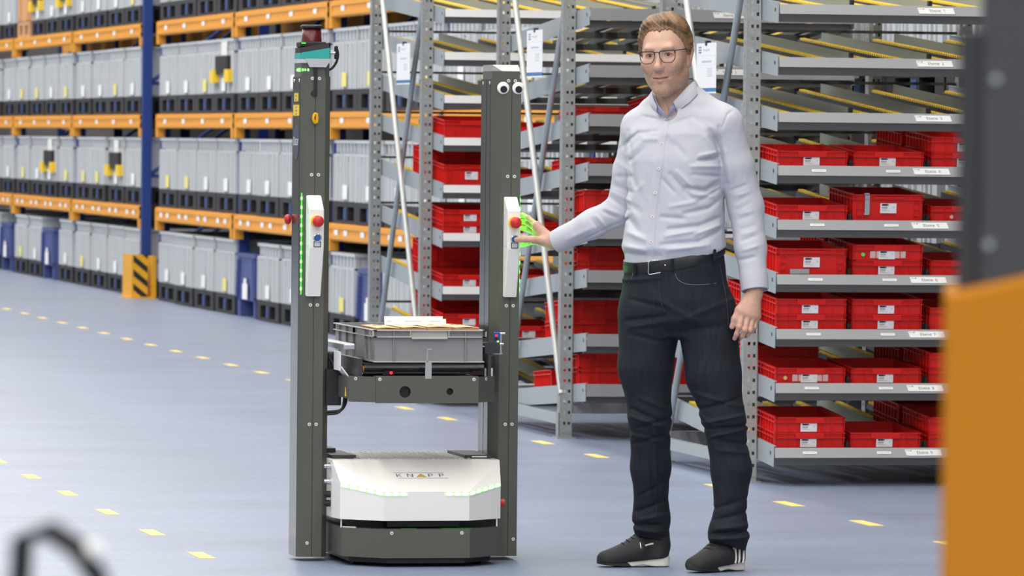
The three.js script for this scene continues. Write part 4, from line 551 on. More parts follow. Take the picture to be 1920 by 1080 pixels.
// torso cross-sections: height, centre x, centre z, half width, half depth (in the body's own turned axes)
const bodyYaw = -0.34, bc = Math.cos(bodyYaw), bs = Math.sin(bodyYaw);
function sections(tab) {
  return (x, y, z) => {
    let i = 0; while (i < tab.length - 2 && y > tab[i + 1][0]) i++;
    const A = tab[i], B = tab[i + 1]; let t = (y - A[0]) / (B[0] - A[0]); t = t < 0 ? 0 : t > 1 ? 1 : t; t = t * t * (3 - 2 * t) * 0.5 + t * 0.5;
    const cx = A[1] + (B[1] - A[1]) * t, cz = A[2] + (B[2] - A[2]) * t, a = A[3] + (B[3] - A[3]) * t, b = A[4] + (B[4] - A[4]) * t, dx = x - cx, dz = z - cz, u = dx * bc - dz * bs, v = dx * bs + dz * bc;
    const e = Math.pow(Math.pow(Math.abs(u) / a, 2.4) + Math.pow(Math.abs(v) / b, 2.4), 1 / 2.4), d = (e - 1) * Math.min(a, b) * (e > 1 ? 1 : 0.9);
    const top = y - tab[tab.length - 1][0], bot = tab[0][0] - y; return Math.max(d, top, bot);
  };
}
const shirtTab = [[0.945, -0.056, 0, 0.158, 0.11], [1.015, -0.056, 0, 0.163, 0.116], [1.05, -0.057, 0.004, 0.172, 0.126], [1.12, -0.056, 0.004, 0.163, 0.12], [1.22, -0.054, 0.002, 0.158, 0.12], [1.33, -0.051, 0.002, 0.164, 0.124], [1.42, -0.05, -0.002, 0.168, 0.113], [1.475, -0.052, -0.008, 0.15, 0.09], [1.52, -0.06, -0.008, 0.098, 0.07], [1.55, -0.065, -0.006, 0.066, 0.06]];
const P = { shR: [-0.172, 1.432, -0.065], elR: [-0.232, 1.168, -0.105], wrR: [-0.432, 1.066, -0.2], shL: [0.098, 1.452, 0.055], elL: [0.176, 1.185, 0.035], wrL: [0.204, 0.925, 0.1] };
const lerp3 = (a, b, t) => a.map((v, i) => v + (b[i] - v) * t);
const shirtF = (() => {
  const torso = sections(shirtTab), fold = foldsField(shirtFolds);
  const yoke = union([cap([-0.165, 1.445, -0.06], [-0.1, 1.515, -0.03], 0.05, 0.042), cap([0.1, 1.462, 0.05], [0.005, 1.535, 0.01], 0.05, 0.04)], 0.03);
  const armR = union([cap(P.shR, lerp3(P.shR, P.elR, 0.5), 0.06, 0.052), cap(lerp3(P.shR, P.elR, 0.5), P.elR, 0.052, 0.047), cap(P.elR, lerp3(P.elR, P.wrR, 0.45), 0.05, 0.046), cap(lerp3(P.elR, P.wrR, 0.45), P.wrR, 0.046, 0.037)], 0.02);
  const armL = union([cap(P.shL, lerp3(P.shL, P.elL, 0.5), 0.063, 0.06), cap(lerp3(P.shL, P.elL, 0.5), P.elL, 0.06, 0.056), cap(P.elL, lerp3(P.elL, P.wrL, 0.5), 0.056, 0.05), cap(lerp3(P.elL, P.wrL, 0.5), P.wrL, 0.05, 0.043)], 0.02);
  // sleeve ends: cut across the wrist
  const cut = (a, b) => { const d = b.map((v, i) => v - a[i]), l = Math.hypot(...d); return (x, y, z) => ((x - b[0]) * d[0] + (y - b[1]) * d[1] + (z - b[2]) * d[2]) / l; };
  const neckHole = union([cap([-0.086, 1.497, 0.075], [-0.072, 1.64, 0.0], 0.034, 0.054), cap([-0.072, 1.53, 0.01], [-0.072, 1.64, 0.0], 0.05, 0.055)], 0.01);
  const cR = cut(P.elR, P.wrR), cL = cut(P.elL, P.wrL), nA = noise2(91), nB = noise2(92);
  return (x, y, z) => {
    let d = smin(torso(x, y, z), yoke(x, y, z), 0.045);
    const kk = 0.006 + 0.024 * sstep(1.36, 1.45, y); d = smin(d, smax(armR(x, y, z), cR(x, y, z), 0.006), kk); d = smin(d, smax(armL(x, y, z), cL(x, y, z), 0.006), kk);
    d = smax(d, -neckHole(x, y, z), 0.004);
    if (d < 0.03 && d > -0.03) { const zl = (x + 0.055) * (x < -0.2 ? 0.55 : 0.353), front = sstep(zl - 0.005, zl + 0.05, z); d -= fold(x, y) * front + 0.0022 * (nA((x + y * 0.5) * 26 + 40, (y - x * 0.4) * 13 + 40, 64, 64) - 0.5) + 0.0012 * (nB(x * 60 + 40, y * 45 + z * 60 + 40, 64, 64) - 0.5); }
    return Math.max(d, beltPlane(x, z) + 0.004 - y + (x > 0.13 || x < -0.24 ? -1 : 0));
  };
})();
const jeansF = (() => {
  const pelvis = sections([[0.762, -0.045, 0, 0.13, 0.09], [0.82, -0.046, 0.0, 0.178, 0.125], [0.88, -0.048, 0, 0.182, 0.13], [0.96, -0.053, 0, 0.168, 0.12], [1.075, -0.056, 0, 0.158, 0.112]]), fold = foldsField(jeanFolds), nA = noise2(93);
  const leg = (pts) => union(pts.slice(1).map((p, i) => cap(pts[i], p, pts[i][3], p[3])), 0.022);
  const R = leg([[-0.132, 0.83, -0.01, 0.105], [-0.146, 0.66, 0, 0.088], [-0.13, 0.5, 0.005, 0.068], [-0.125, 0.33, -0.035, 0.063], [-0.121, 0.185, -0.066, 0.054], [-0.12, 0.148, -0.07, 0.058], [-0.118, 0.085, -0.078, 0.05]]);
  const Lg = leg([[0.052, 0.83, 0.03, 0.1], [0.074, 0.64, 0.06, 0.088], [0.11, 0.49, 0.085, 0.067], [0.135, 0.33, 0.09, 0.0635], [0.132, 0.185, 0.098, 0.05], [0.127, 0.125, 0.103, 0.0625], [0.132, 0.065, 0.107, 0.052]]);
  return (x, y, z) => {
    let d = smin(R(x, y, z), Lg(x, y, z), 0.012); d = smin(d, pelvis(x, y, z), 0.022);
    if (Math.abs(d) < 0.03) d -= fold(x, y) + 0.0018 * (nA(x * 30 + 40, y * 22 + z * 14 + 40, 64, 64) - 0.5);
    return Math.max(d, (x > 0 ? 0.078 : 0.088) - y - (x + (x > 0 ? -0.13 : 0.12)) * (x > 0 ? 0.2 : 0.2) + (z - (x > 0 ? 0.1 : -0.07)) * 0.2, y - beltPlane(x, z) - 0.012);
  };
})();
const man = thing('person', 'man in pale blue shirt and dark jeans pressing a robot button', 'person', [4.5316, 0, -18.6336], -0.208051);
const surfZ = (f, x, y, z = 0.4) => { for (let i = 0; i < 200 && z > -0.4; i++) { const d = f(x, y, z); if (d < 0.0004) break; z -= Math.max(d * 0.6, 0.0004); } return z; };
const mShirt = std(0xc0c1cb, 0.8, 0, { side: THREE.DoubleSide }); mShirt.sheen;
const mJeans = std(0x171e31, 0.85), mSkin = new THREE.MeshPhysicalMaterial({ color: 0xffffff, vertexColors: true, roughness: 0.52 });
// --- head in its own frame: face forward (+z), eye line at y = 0
const headQ = new THREE.Quaternion().setFromEuler(new THREE.Euler(0.03, -0.314, 0.075, 'ZYX')), headC = V(-0.0915, 1.681, 0.035), headQi = headQ.clone().invert();
const cranium = ell([0, 0.028, -0.014], [0.0755, 0.091, 0.096]);
const headF = (() => {
  const base = union([cranium, ell([0, -0.03, 0.022], [0.0655, 0.088, 0.066])], 0.03);
  const jaw = union([cap([-0.048, -0.07, 0.004], [-0.012, -0.113, 0.06], 0.025, 0.02), cap([0.048, -0.07, 0.004], [0.012, -0.113, 0.06], 0.025, 0.02)], 0.02);
  const cheeks = [-1, 1].map((s) => ell([s * 0.042, -0.032, 0.058], [0.026, 0.024, 0.024])), brow = cap([-0.036, 0.019, 0.0735], [0.036, 0.019, 0.0735], 0.0125), chin = ell([0, -0.115, 0.07], [0.021, 0.017, 0.017]);
  const nose = union([cap([0, 0.006, 0.08], [0, -0.036, 0.103], 0.0075, 0.0095), ell([0, -0.042, 0.1035], [0.0112, 0.0095, 0.0105]), ell([-0.0115, -0.0455, 0.0915], [0.0068, 0.007, 0.0095]), ell([0.0115, -0.0455, 0.0915], [0.0068, 0.007, 0.0095])], 0.011);
  const sock = [-1, 1].map((s) => ell([s * 0.031, -0.002, 0.099], [0.022, 0.014, 0.017])), lid = [-1, 1].map((s) => ell([s * 0.031, 0.001, 0.0725], [0.0165, 0.0118, 0.0125]));
  const upper = union([cap([-0.024, -0.0735, 0.0745], [-0.008, -0.0725, 0.0865], 0.0042, 0.0055), cap([-0.008, -0.0725, 0.0865], [0.008, -0.0725, 0.0865], 0.0055), cap([0.008, -0.0725, 0.0865], [0.024, -0.0735, 0.0745], 0.0055, 0.0042)], 0.004);
  const lower = union([cap([-0.021, -0.0775, 0.0755], [0, -0.084, 0.0865], 0.0045, 0.0068), cap([0, -0.084, 0.0865], [0.021, -0.0775, 0.0755], 0.0068, 0.0045)], 0.004);
  const slit = union([cap([-0.028, -0.0748, 0.08], [0, -0.0782, 0.0965], 0.0022, 0.0031), cap([0, -0.0782, 0.0965], [0.028, -0.0748, 0.08], 0.0031, 0.0022)], 0.002);
  const muzzle = ell([0, -0.075, 0.062], [0.034, 0.028, 0.026]);
  const ear = [-1, 1].map((s) => { const o = cap([s * 0.0735, -0.038, -0.006], [s * 0.0795, 0.008, -0.015], 0.0105, 0.0165, [0.88 * s, 0, 0.47, 2.0]), i = ell([s * 0.0885, -0.006, -0.004], [0.0115, 0.019, 0.009]); return (x, y, z) => smax(o(x, y, z), -i(x, y, z), 0.005); });
  const neck = cap([0.004, -0.07, -0.022], [0.012, -0.23, -0.04], 0.052, 0.058), nost = [-1, 1].map((s) => ell([s * 0.0065, -0.0525, 0.1], [0.0032, 0.0028, 0.004]));
  const fold = [-1, 1].map((s) => cap([s * 0.019, -0.045, 0.089], [s * 0.034, -0.074, 0.076], 0.0016, 0.0016));
  return (x, y, z) => {
    let d = smin(base(x, y, z), jaw(x, y, z), 0.028); d = smin(d, chin(x, y, z), 0.02); d = smin(d, brow(x, y, z), 0.016); for (const c of cheeks) d = smin(d, c(x, y, z), 0.022); d = smin(d, muzzle(x, y, z), 0.02);
    for (const c of sock) d = smax(d, -c(x, y, z), 0.012); for (const c of lid) d = smin(d, c(x, y, z), 0.005);
    d = smin(d, nose(x, y, z), 0.01); d = smin(d, upper(x, y, z), 0.005); d = smin(d, lower(x, y, z), 0.005); d = smax(d, -slit(x, y, z), 0.003); for (const c of nost) d = smax(d, -c(x, y, z), 0.002); for (const c of fold) d = smax(d, -c(x, y, z), 0.008);
    for (const e of ear) d = smin(d, e(x, y, z), 0.006); return smin(d, neck(x, y, z), 0.025);
  };
})();
const skin = [0.60, 0.37, 0.272];
const mixc = (a, b, t) => a.map((v, i) => v + (b[i] - v) * t), bump = (x, c, w) => Math.exp(-((x - c) / w) * ((x - c) / w)), sstep = (a, b, x) => { const t = clamp((x - a) / (b - a)); return t * t * (3 - 2 * t); };
const nSk = noise2(61), nSt = noise2(62);
function faceColor(x, y, z) {
  let c = skin.slice(); c = mixc(c, [0.6, 0.29, 0.22], 0.35 * Math.max(bump(Math.abs(x), 0.042, 0.02) * bump(y, -0.035, 0.02) * (z > 0.02 ? 1 : 0), bump(x, 0, 0.014) * bump(y, -0.04, 0.014) * (z > 0.08 ? 1 : 0)));
  if (Math.abs(x) > 0.074 && y < 0.04) c = mixc(c, [0.58, 0.24, 0.19], 0.5 + 0.35 * bump(y, -0.006, 0.016) * bump(z, -0.004, 0.009));
  const ax = Math.abs(x), beard = sstep(-0.046, -0.066, y + 0.35 * Math.max(0, ax - 0.03) * -1 + (ax > 0.045 ? (ax - 0.045) * -1.6 : 0)) * sstep(-0.03, 0.01, z) * sstep(-0.165, -0.13, y), st = nSt(x * 420 + 90, y * 420 + 90, 200, 200);
  c = mixc(c, [0.3, 0.17, 0.095], clamp(beard * (0.46 + 0.5 * (st - 0.5))));
  c = mixc(c, [0.3, 0.17, 0.095], 0.16 * bump(ax, 0.012, 0.018) * bump(y, -0.063, 0.007) * (z > 0.07 ? 1 : 0));
  const mc = -0.0735 - 0.0045 + 0.0 * ax, lip = sstep(0.0295, 0.02, ax) * bump(y, -0.078, 0.0095) * (z > 0.06 ? 1 : 0); c = mixc(c, [0.47, 0.235, 0.2], clamp(lip * 0.95));
  c = mixc(c, [0.16, 0.06, 0.05], sstep(0.027, 0.024, ax) * bump(y, -0.0775 + ax * 0.08, 0.0024) * (z > 0.06 ? 1 : 0));
  const by = 0.0165 + 0.0035 * Math.sin(clamp((ax - 0.012) / 0.042) * 3.0); c = mixc(c, [0.32, 0.2, 0.115], 0.75 * sstep(0.009, 0.015, ax) * sstep(0.055, 0.046, ax) * bump(y, by, 0.0045) * (z > 0.04 ? 1 : 0) * (0.6 + 0.6 * nSt(x * 700 + 90, y * 200 + 90, 300, 300)));
  const m = 0.95 + 0.1 * nSk(x * 60 + 20, y * 60 + 20, 64, 64); return c.map((v) => v * m);
}
const toHead = (x, y, z) => { const v = V(x, y, z).sub(headC).applyQuaternion(headQi); return [v.x, v.y, v.z]; };
const headGeo = netMesh(headF, [-0.105, -0.24, -0.13], [0.105, 0.13, 0.125], 0.0024, faceColor); headGeo.applyQuaternion(headQ).translate(headC.x, headC.y, headC.z);
// --- hands: palm bones, four bent fingers, thumb
function handField(wr, mcp, fingers, thumb, fore, palmR) {
  const list = mcp.map((m, i) => cap(lerp3(wr, m, 0.15), m, palmR * 1.05, palmR * (i === 3 ? 0.85 : 0.95)));
  for (let i = 0; i < 3; i++) list.push(cap(lerp3(mcp[i], mcp[i + 1], 0.5), lerp3(wr, lerp3(mcp[i], mcp[i + 1], 0.5), 0.3), palmR * 0.9, palmR));
  const palm = union(list, 0.012), arm = cap(fore, wr, 0.032, 0.025), fing = fingers.map((f, i) => { const r = [0.0092, 0.0095, 0.009, 0.0078][i], pts = [mcp[i], ...f]; return union(pts.slice(1).map((p, k) => cap(pts[k], p, r * (1.05 - 0.1 * k), r * (0.97 - 0.1 * k))).concat(f.slice(0, 1).map((p) => ell(p, [r * 1.08, r * 1.05, r * 1.08]))), 0.004); });
  const th = union(thumb.slice(1).map((p, k) => cap(thumb[k], p, [0.0165, 0.0118, 0.0103][k], [0.012, 0.0106, 0.0088][k])), 0.008);
  const knob = mcp.map((m) => ell(m, [0.0105, 0.0105, 0.0105]));
  return (x, y, z) => { let d = smin(palm(x, y, z), arm(x, y, z), 0.02); let f = 1e3; for (const q of fing) f = Math.min(f, q(x, y, z)); d = smin(d, f, 0.006); for (const k of knob) d = smin(d, k(x, y, z), 0.006); return smin(d, th(x, y, z), 0.012); };
}
const handRF = handField([-0.452, 1.06, -0.208], [[-0.505, 1.115, -0.232], [-0.504, 1.1, -0.246], [-0.502, 1.082, -0.255], [-0.498, 1.06, -0.255]],
  [[[-0.533, 1.138, -0.282], [-0.553, 1.147, -0.325], [-0.563, 1.147, -0.356]], [[-0.535, 1.121, -0.295], [-0.554, 1.126, -0.335], [-0.564, 1.125, -0.364]], [[-0.533, 1.1, -0.3], [-0.553, 1.104, -0.34], [-0.563, 1.103, -0.368]], [[-0.527, 1.056, -0.285], [-0.547, 1.049, -0.315], [-0.558, 1.046, -0.338]]],
  [[-0.478, 1.062, -0.208], [-0.518, 1.068, -0.188], [-0.548, 1.069, -0.185], [-0.5715, 1.067, -0.201]], [-0.40, 1.085, -0.185], 0.0145);
const handLF = handField([0.204, 0.912, 0.105], [[0.165, 0.845, 0.132], [0.183, 0.838, 0.134], [0.199, 0.834, 0.128], [0.212, 0.832, 0.117]],
  [[[0.153, 0.797, 0.148], [0.145, 0.774, 0.142], [0.139, 0.759, 0.13]], [[0.172, 0.788, 0.151], [0.164, 0.768, 0.137], [0.159, 0.762, 0.118]], [[0.189, 0.788, 0.145], [0.182, 0.771, 0.129], [0.178, 0.766, 0.112]], [[0.203, 0.797, 0.131], [0.197, 0.782, 0.117], [0.192, 0.778, 0.103]]],
  [[0.182, 0.888, 0.112], [0.152, 0.852, 0.128], [0.139, 0.823, 0.134], [0.13, 0.797, 0.134]], [0.206, 0.97, 0.09], 0.0142);
const handColor = (mcp, tips) => (x, y, z) => { let c = [0.58, 0.34, 0.25]; let k = 0; for (const m of mcp) k = Math.max(k, Math.exp(-((x - m[0]) ** 2 + (y - m[1]) ** 2 + (z - m[2]) ** 2) / 0.00016)); for (const m of tips) k = Math.max(k, 0.7 * Math.exp(-((x - m[0]) ** 2 + (y - m[1]) ** 2 + (z - m[2]) ** 2) / 0.0002)); c = mixc(c, [0.55, 0.24, 0.19], 0.45 * k); const n = 0.94 + 0.12 * nSk(x * 90 + 60, y * 90 + 60, 128, 128); return c.map((v) => v * n); };
const handRG = netMesh(handRF, [-0.6, 1.02, -0.4], [-0.37, 1.17, -0.14], 0.0024, handColor([[-0.53, 1.135, -0.262], [-0.505, 1.112, -0.232]], [[-0.57, 1.067, -0.2]]));
const handLG = netMesh(handLF, [0.1, 0.73, 0.05], [0.25, 0.99, 0.19], 0.0024, handColor([[0.165, 0.845, 0.14], [0.183, 0.838, 0.142], [0.199, 0.834, 0.136], [0.212, 0.832, 0.125]], [[0.13, 0.797, 0.134], [0.139, 0.759, 0.13], [0.153, 0.797, 0.152], [0.172, 0.788, 0.155]]));
const innerF = union([(x, y, z) => shirtF(x, y, z) + 0.02, (x, y, z) => jeansF(x, y, z) + 0.02, cap([-0.085, 1.44, 0], [-0.08, 1.54, 0], 0.05), cap([-0.125, 0.15, -0.07], [-0.12, 0.06, -0.08], 0.022), cap([0.131, 0.15, 0.1], [0.135, 0.06, 0.1], 0.022)], 0.01);
const bodyGeo = netMesh(innerF, [-0.48, 0.02, -0.26], [0.28, 1.57, 0.22], 0.012, () => skin);
obj('body', mergeGeometries([bodyGeo, headGeo, handRG, handLG].map((g) => g.toNonIndexed())), mSkin, man);
const weave = dataTex(128, (u, v) => { const k = 120 + 60 * Math.sin(u * Math.PI * 128) * Math.sin(v * Math.PI * 128) + 60 * (N3(u * 64, v * 64, 64, 64) - 0.5); return [k, k, k]; }, false, 14, 14);
mShirt.bumpMap = weave; mShirt.bumpScale = 0.0006; mJeans.bumpMap = weave; mJeans.bumpScale = 0.0006;
const denim = dataTex(256, (u, v) => { const n = 0.6 * N1(u * 40, v * 10, 40, 10) + 0.4 * N2(u * 128, v * 128, 128, 128); const k = 120 + 135 * n; return [k, k, k]; }, true, 3, 3); mJeans.map = denim;
obj('shirt', netMesh(shirtF, [-0.49, 0.9, -0.3], [0.29, 1.58, 0.2], 0.0046), mShirt, man);
obj('jeans', netMesh(jeansF, [-0.27, 0.05, -0.2], [0.24, 1.07, 0.24], 0.0052), mJeans, man);
// --- hair
{
  const nH = noise2(71), nG = noise2(72), base = ell([0, 0.03, -0.014], [0.0765, 0.0915, 0.0965]);
  const line = (az) => { const t = [[0, 0.078], [0.3, 0.083], [0.55, 0.077], [0.8, 0.052], [1.0, 0.03], [1.12, 0.004], [1.3, -0.012], [1.55, -0.018], [1.7, 0.012], [1.9, -0.03], [2.3, -0.07], [3.2, -0.088]]; let i = 0; while (i < t.length - 2 && az > t[i + 1][0]) i++; return t[i][1] + (t[i + 1][1] - t[i][1]) * clamp((az - t[i][0]) / (t[i + 1][0] - t[i][0])); };
  const f = (x, y, z) => {
    const d = base(x, y, z); if (d > 0.05 || d < -0.03) return d;
    const az = Math.abs(Math.atan2(x, z + 0.02)), s = Math.atan2(x, z + 0.02), h = line(az) + 0.007 * (nH(s * 26 + 80, 3.3, 256, 256) - 0.5) + 0.005 * (nH(s * 70 + 80, 9.3, 256, 256) - 0.5), e = y - h;
    const flow = nG((x * 0.8 + y * 0.9) * 120 + 90, (z * 0.7 + y * 0.4 - x * 0.6) * 34 + 90, 512, 512), fine = nG((x * 0.8 + y * 0.9) * 300 + 90, (z * 0.7 + y * 0.4 - x * 0.6) * 60 + 90, 512, 512), tuft = nH((x * 0.9 + z * 0.5 + 0.4 * y) * 52 + 90, (z - y * 0.5 - x * 0.4) * 20 + 90, 256, 256);
    let th = (0.009 + 0.0065 * sstep(0.05, 0.115, y) + 0.004 * sstep(0.01, 0.05, -x)) * sstep(-0.002, 0.034 - 0.02 * sstep(0.7, 1.1, az), e) + (0.0042 * (flow - 0.5) + 0.0034 * (tuft - 0.5)) * sstep(0, 0.02, e) + 0.0016 * (fine - 0.5) * sstep(-0.004, 0.008, e);
    if (e < 0) th = Math.min(th, -0.001 + e * 0.7);
    return d - th - 0.0015;
  };
  const col = (x, y, z) => { const a = nG((x * 0.8 + y * 0.9) * 220 + 90, (z * 0.7 + y * 0.4 - x * 0.6) * 40 + 90, 512, 512), b = nH(x * 60 + 90, y * 60 + z * 40 + 90, 256, 256); const az = Math.abs(Math.atan2(x, z + 0.02)), e = y - line(az); return mixc(mixc([0.095, 0.05, 0.022], [0.275, 0.158, 0.074], clamp(-0.05 + 1.0 * a + 0.35 * (b - 0.5))), [0.4, 0.25, 0.15], 0.25 * (1 - sstep(0, 0.02, e))); };
  const g = netMesh(f, [-0.105, -0.1, -0.135], [0.105, 0.15, 0.11], 0.0021, col); g.applyQuaternion(headQ).translate(headC.x, headC.y, headC.z);
  obj('hair', g, std(0xffffff, 0.6, 0, { vertexColors: true }), man);
  // --- eyes and glasses
  const hd = (gs) => { const q = merge(gs); q.applyQuaternion(headQ).translate(headC.x, headC.y, headC.z); return q; };
  for (const s of [-1, 1]) {
    const x = s * 0.031, e = obj('eye', hd([sph(0.0105, x, -0.0012, 0.0757, 1.08, 0.47, 0.9, 24)]), std(0xb5aaa5, 0.3), man);
    obj('iris', hd([sph(0.0058, x + 0.0014, -0.0008, 0.0824, 1.05, 0.82, 0.6, 18)]), std(0x2b2420, 0.2), e);
    obj('upper_lid', hd([pipe([[x - s * 0.0125, -0.001, 0.0785], [x - s * 0.006, 0.0042, 0.0845], [x + s * 0.004, 0.0048, 0.0845], [x + s * 0.0125, -0.0008, 0.0785]], 0.0024, 16, 8)]), std(0x8a5642, 0.6), e);
  }
  const mFrame = std(0x2e1f26, 0.3), mLens = new THREE.MeshPhysicalMaterial({ color: 0xffffff, roughness: 0.02, transmission: 1, thickness: 0, ior: 1.4 });
  const gl = new THREE.Group(); gl.name = 'glasses'; man.add(gl); const zl = 0.1025;
  for (const s of [-1, 1]) {
    const c = s * 0.0335, y = -0.0065, w = 0.0255, h = 0.0195, pt = (u, v) => [c + s * u * w, y + v * h, zl - 0.006 * Math.abs(u * 0.5 + 0.5) * 1.2];
    const pts = [[-0.92, 0.86], [-0.3, 0.98], [0.4, 1.0], [0.95, 0.95], [1.02, 0.5], [0.92, -0.45], [0.6, -0.92], [0, -1.0], [-0.55, -0.85], [-0.88, -0.3], [-0.98, 0.35]].map((p) => pt(...p));
    obj('rim', hd([pipe(pts, 0.0013, 60, 8, true), pipe([pts[10], ...pts.slice(0, 5)], 0.0021, 24, 8)]), mFrame, gl);
    const sh = new THREE.Shape(pts.map((p) => new THREE.Vector2(p[0], p[1]))), lg = new THREE.ShapeGeometry(sh, 6), lp = lg.attributes.position; for (let i = 0; i < lp.count; i++) lp.setZ(i, zl - 0.006 * Math.abs((lp.getX(i) - c) / (s * w) * 0.5 + 0.5) * 1.2);
    lg.computeVertexNormals(); obj('lens', hd([lg]), mLens, gl);
    obj('temple', hd([pipe([[c + s * w * 1.0, y + h * 0.9, zl - 0.007], [c + s * (w + 0.006), y + h * 0.95, zl - 0.012], [s * 0.0715, 0.012, 0.05], [s * 0.0775, 0.013, 0.01], [s * 0.079, 0.011, -0.01], [s * 0.079, -0.002, -0.024]], 0.0016, 30, 8)]), mFrame, gl);
  }
  obj('bridge', hd([pipe([[-0.0105, 0.0065, zl - 0.001], [0, 0.0095, zl + 0.002], [0.0105, 0.0065, zl - 0.001]], 0.0015, 16, 8)]), mFrame, gl);
  // --- collar, placket, buttons, cuffs
  const mat = mShirt, strip = (pts, w, off, f = shirtF) => { // ribbon lying on the cloth along (x, y) points
    const n = 60, C = new THREE.CatmullRomCurve3(pts.map((p) => V(p[0], p[1], 0))), P_ = [], I = [], UV = [];
    for (let i = 0; i <= n; i++) { const p = C.getPoint(i / n), t = C.getTangent(i / n), nx = -t.y, ny = t.x, m = 6; for (let k = 0; k <= m; k++) { const s = (k / m - 0.5) * 2, x = p.x + nx * s * w / 2, y = p.y + ny * s * w / 2; P_.push(x, y, surfZ(f, x, y) + off * (Math.abs(s) > 0.99 ? -0.6 : 1)); UV.push(x, y); } }
    for (let i = 0; i < n; i++) for (let k = 0; k < 6; k++) { const a = i * 7 + k, b = a + 7; I.push(a, b, a + 1, a + 1, b, b + 1); }
    const g = new THREE.BufferGeometry(); g.setAttribute('position', new THREE.Float32BufferAttribute(P_, 3)); g.setAttribute('uv', new THREE.Float32BufferAttribute(UV, 2)); g.setIndex(I); g.computeVertexNormals(); return g;
  };
  const line2 = [[-0.0895, 1.476], [-0.091, 1.466], [-0.104, 1.388], [-0.113, 1.308], [-0.123, 1.229], [-0.131, 1.151], [-0.135, 1.07], [-0.138, 0.998]];
  obj('placket', strip(line2, 0.03, 0.0022), mat, man);
  const mBtn = std(0xe6e0e0, 0.35), mThread = std(0x8c3040, 0.6);
  for (const [x, y] of line2.slice(1, 7)) { const z = surfZ(shirtF, x, y) + 0.0035, b = obj('button', cyl(0.0055, 0.0055, 0.002, x, y, z, 'z', 18), mBtn, man); obj('button_thread', cyl(0.0018, 0.0018, 0.0024, x, y, z, 'z', 10), mThread, b); }
  // collar: two flaps around the neck
  const flap = (pts) => { const g = new THREE.BufferGeometry(), n = pts.length, P_ = [], UV = [], I = []; const m = 6; for (let i = 0; i < n; i++) for (let k = 0; k <= m; k++) { const t = k / m, a = pts[i][0], b = pts[i][1], bulge = Math.sin(t * Math.PI) * 0.006; P_.push(a[0] + (b[0] - a[0]) * t + (pts[i][2] || 0) * bulge, a[1] + (b[1] - a[1]) * t + bulge * 0.3, a[2] + (b[2] - a[2]) * t + bulge); UV.push(P_.at(-3), P_.at(-2)); } for (let i = 0; i < n - 1; i++) for (let k = 0; k < m; k++) { const a = i * (m + 1) + k, b = a + m + 1; I.push(a, a + 1, b, b, a + 1, b + 1); } g.setAttribute('position', new THREE.Float32BufferAttribute(P_, 3)); g.setAttribute('uv', new THREE.Float32BufferAttribute(UV, 2)); g.setIndex(I); g.computeVertexNormals(); return g; };
  const on = (x, y, o = 0.006) => [x, y, surfZ(shirtF, x, y) + o];
  obj('collar_flap', flap([[[-0.067, 1.524, 0.079], on(-0.054, 1.496)], [[-0.05, 1.543, 0.072], on(-0.037, 1.507)], [[-0.026, 1.57, 0.053], on(-0.012, 1.526)], [[-0.004, 1.59, 0.028], on(0.012, 1.551, 0.008)], [[0.008, 1.597, -0.01], [0.024, 1.563, 0.0]], [[-0.008, 1.6, -0.06], [0.007, 1.56, -0.065]], [[-0.06, 1.6, -0.085], [-0.06, 1.55, -0.1]]]), mat, man);
  obj('collar_flap', flap([[[-0.06, 1.6, -0.085], [-0.06, 1.55, -0.1]], [[-0.118, 1.585, -0.058], [-0.13, 1.54, -0.065]], [[-0.133, 1.566, -0.018], [-0.143, 1.53, -0.015]], [[-0.1335, 1.548, 0.028], on(-0.141, 1.517)], [[-0.128, 1.528, 0.055], on(-0.134, 1.505)], [[-0.12, 1.512, 0.07], on(-0.12, 1.492)]]), mat, man);
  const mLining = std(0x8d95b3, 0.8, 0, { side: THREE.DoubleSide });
  obj('collar_stand', flap([[[-0.088, 1.47, 0.09], [-0.073, 1.512, 0.076]], [[-0.06, 1.5, 0.074], [-0.057, 1.526, 0.064]], [[-0.02, 1.54, 0.036], [-0.02, 1.572, 0.03]], [[-0.004, 1.55, -0.02], [-0.004, 1.594, -0.02]]]), mLining, man);
  obj('collar_stand', flap([[[-0.136, 1.515, 0.0], [-0.13, 1.56, 0.0]], [[-0.131, 1.505, 0.04], [-0.126, 1.54, 0.04]], [[-0.112, 1.49, 0.072], [-0.114, 1.515, 0.07]], [[-0.09, 1.47, 0.092], [-0.1, 1.495, 0.084]]]), mLining, man);
  obj('button', cyl(0.0045, 0.0045, 0.002, ...on(-0.052, 1.503, 0.009), 'z', 14), mBtn, man);
  const cuff = (a, b, r0, r1, ph) => { const d = V(...b).sub(V(...a)), L = d.length(), g = new THREE.LatheGeometry([[r0 - 0.002, 0], [r0 + 0.0015, 0.002], [r0 + 0.001, L * 0.5], [r1 + 0.0015, L - 0.003], [r1, L], [r1 - 0.003, L - 0.001], [r1 - 0.004, L * 0.3]].map((p) => new THREE.Vector2(...p)), 40); g.applyQuaternion(new THREE.Quaternion().setFromUnitVectors(V(0, 1, 0), d.normalize())); return g.translate(...a); };
  obj('cuff', cuff(lerp3(P.elR, P.wrR, 0.8), lerp3(P.elR, P.wrR, 1.06), 0.0395, 0.0365), mat, man);
  obj('cuff', cuff(lerp3(P.elL, P.wrL, 0.79), lerp3(P.elL, P.wrL, 1.04), 0.0455, 0.0435), mat, man);
  // --- belt, buckle, loops, pocket seams
  const mBelt = std(0x15161a, 0.45), ringPts = [];
  const bY = (x, z) => beltPlane(x, z ?? beltZ(x));
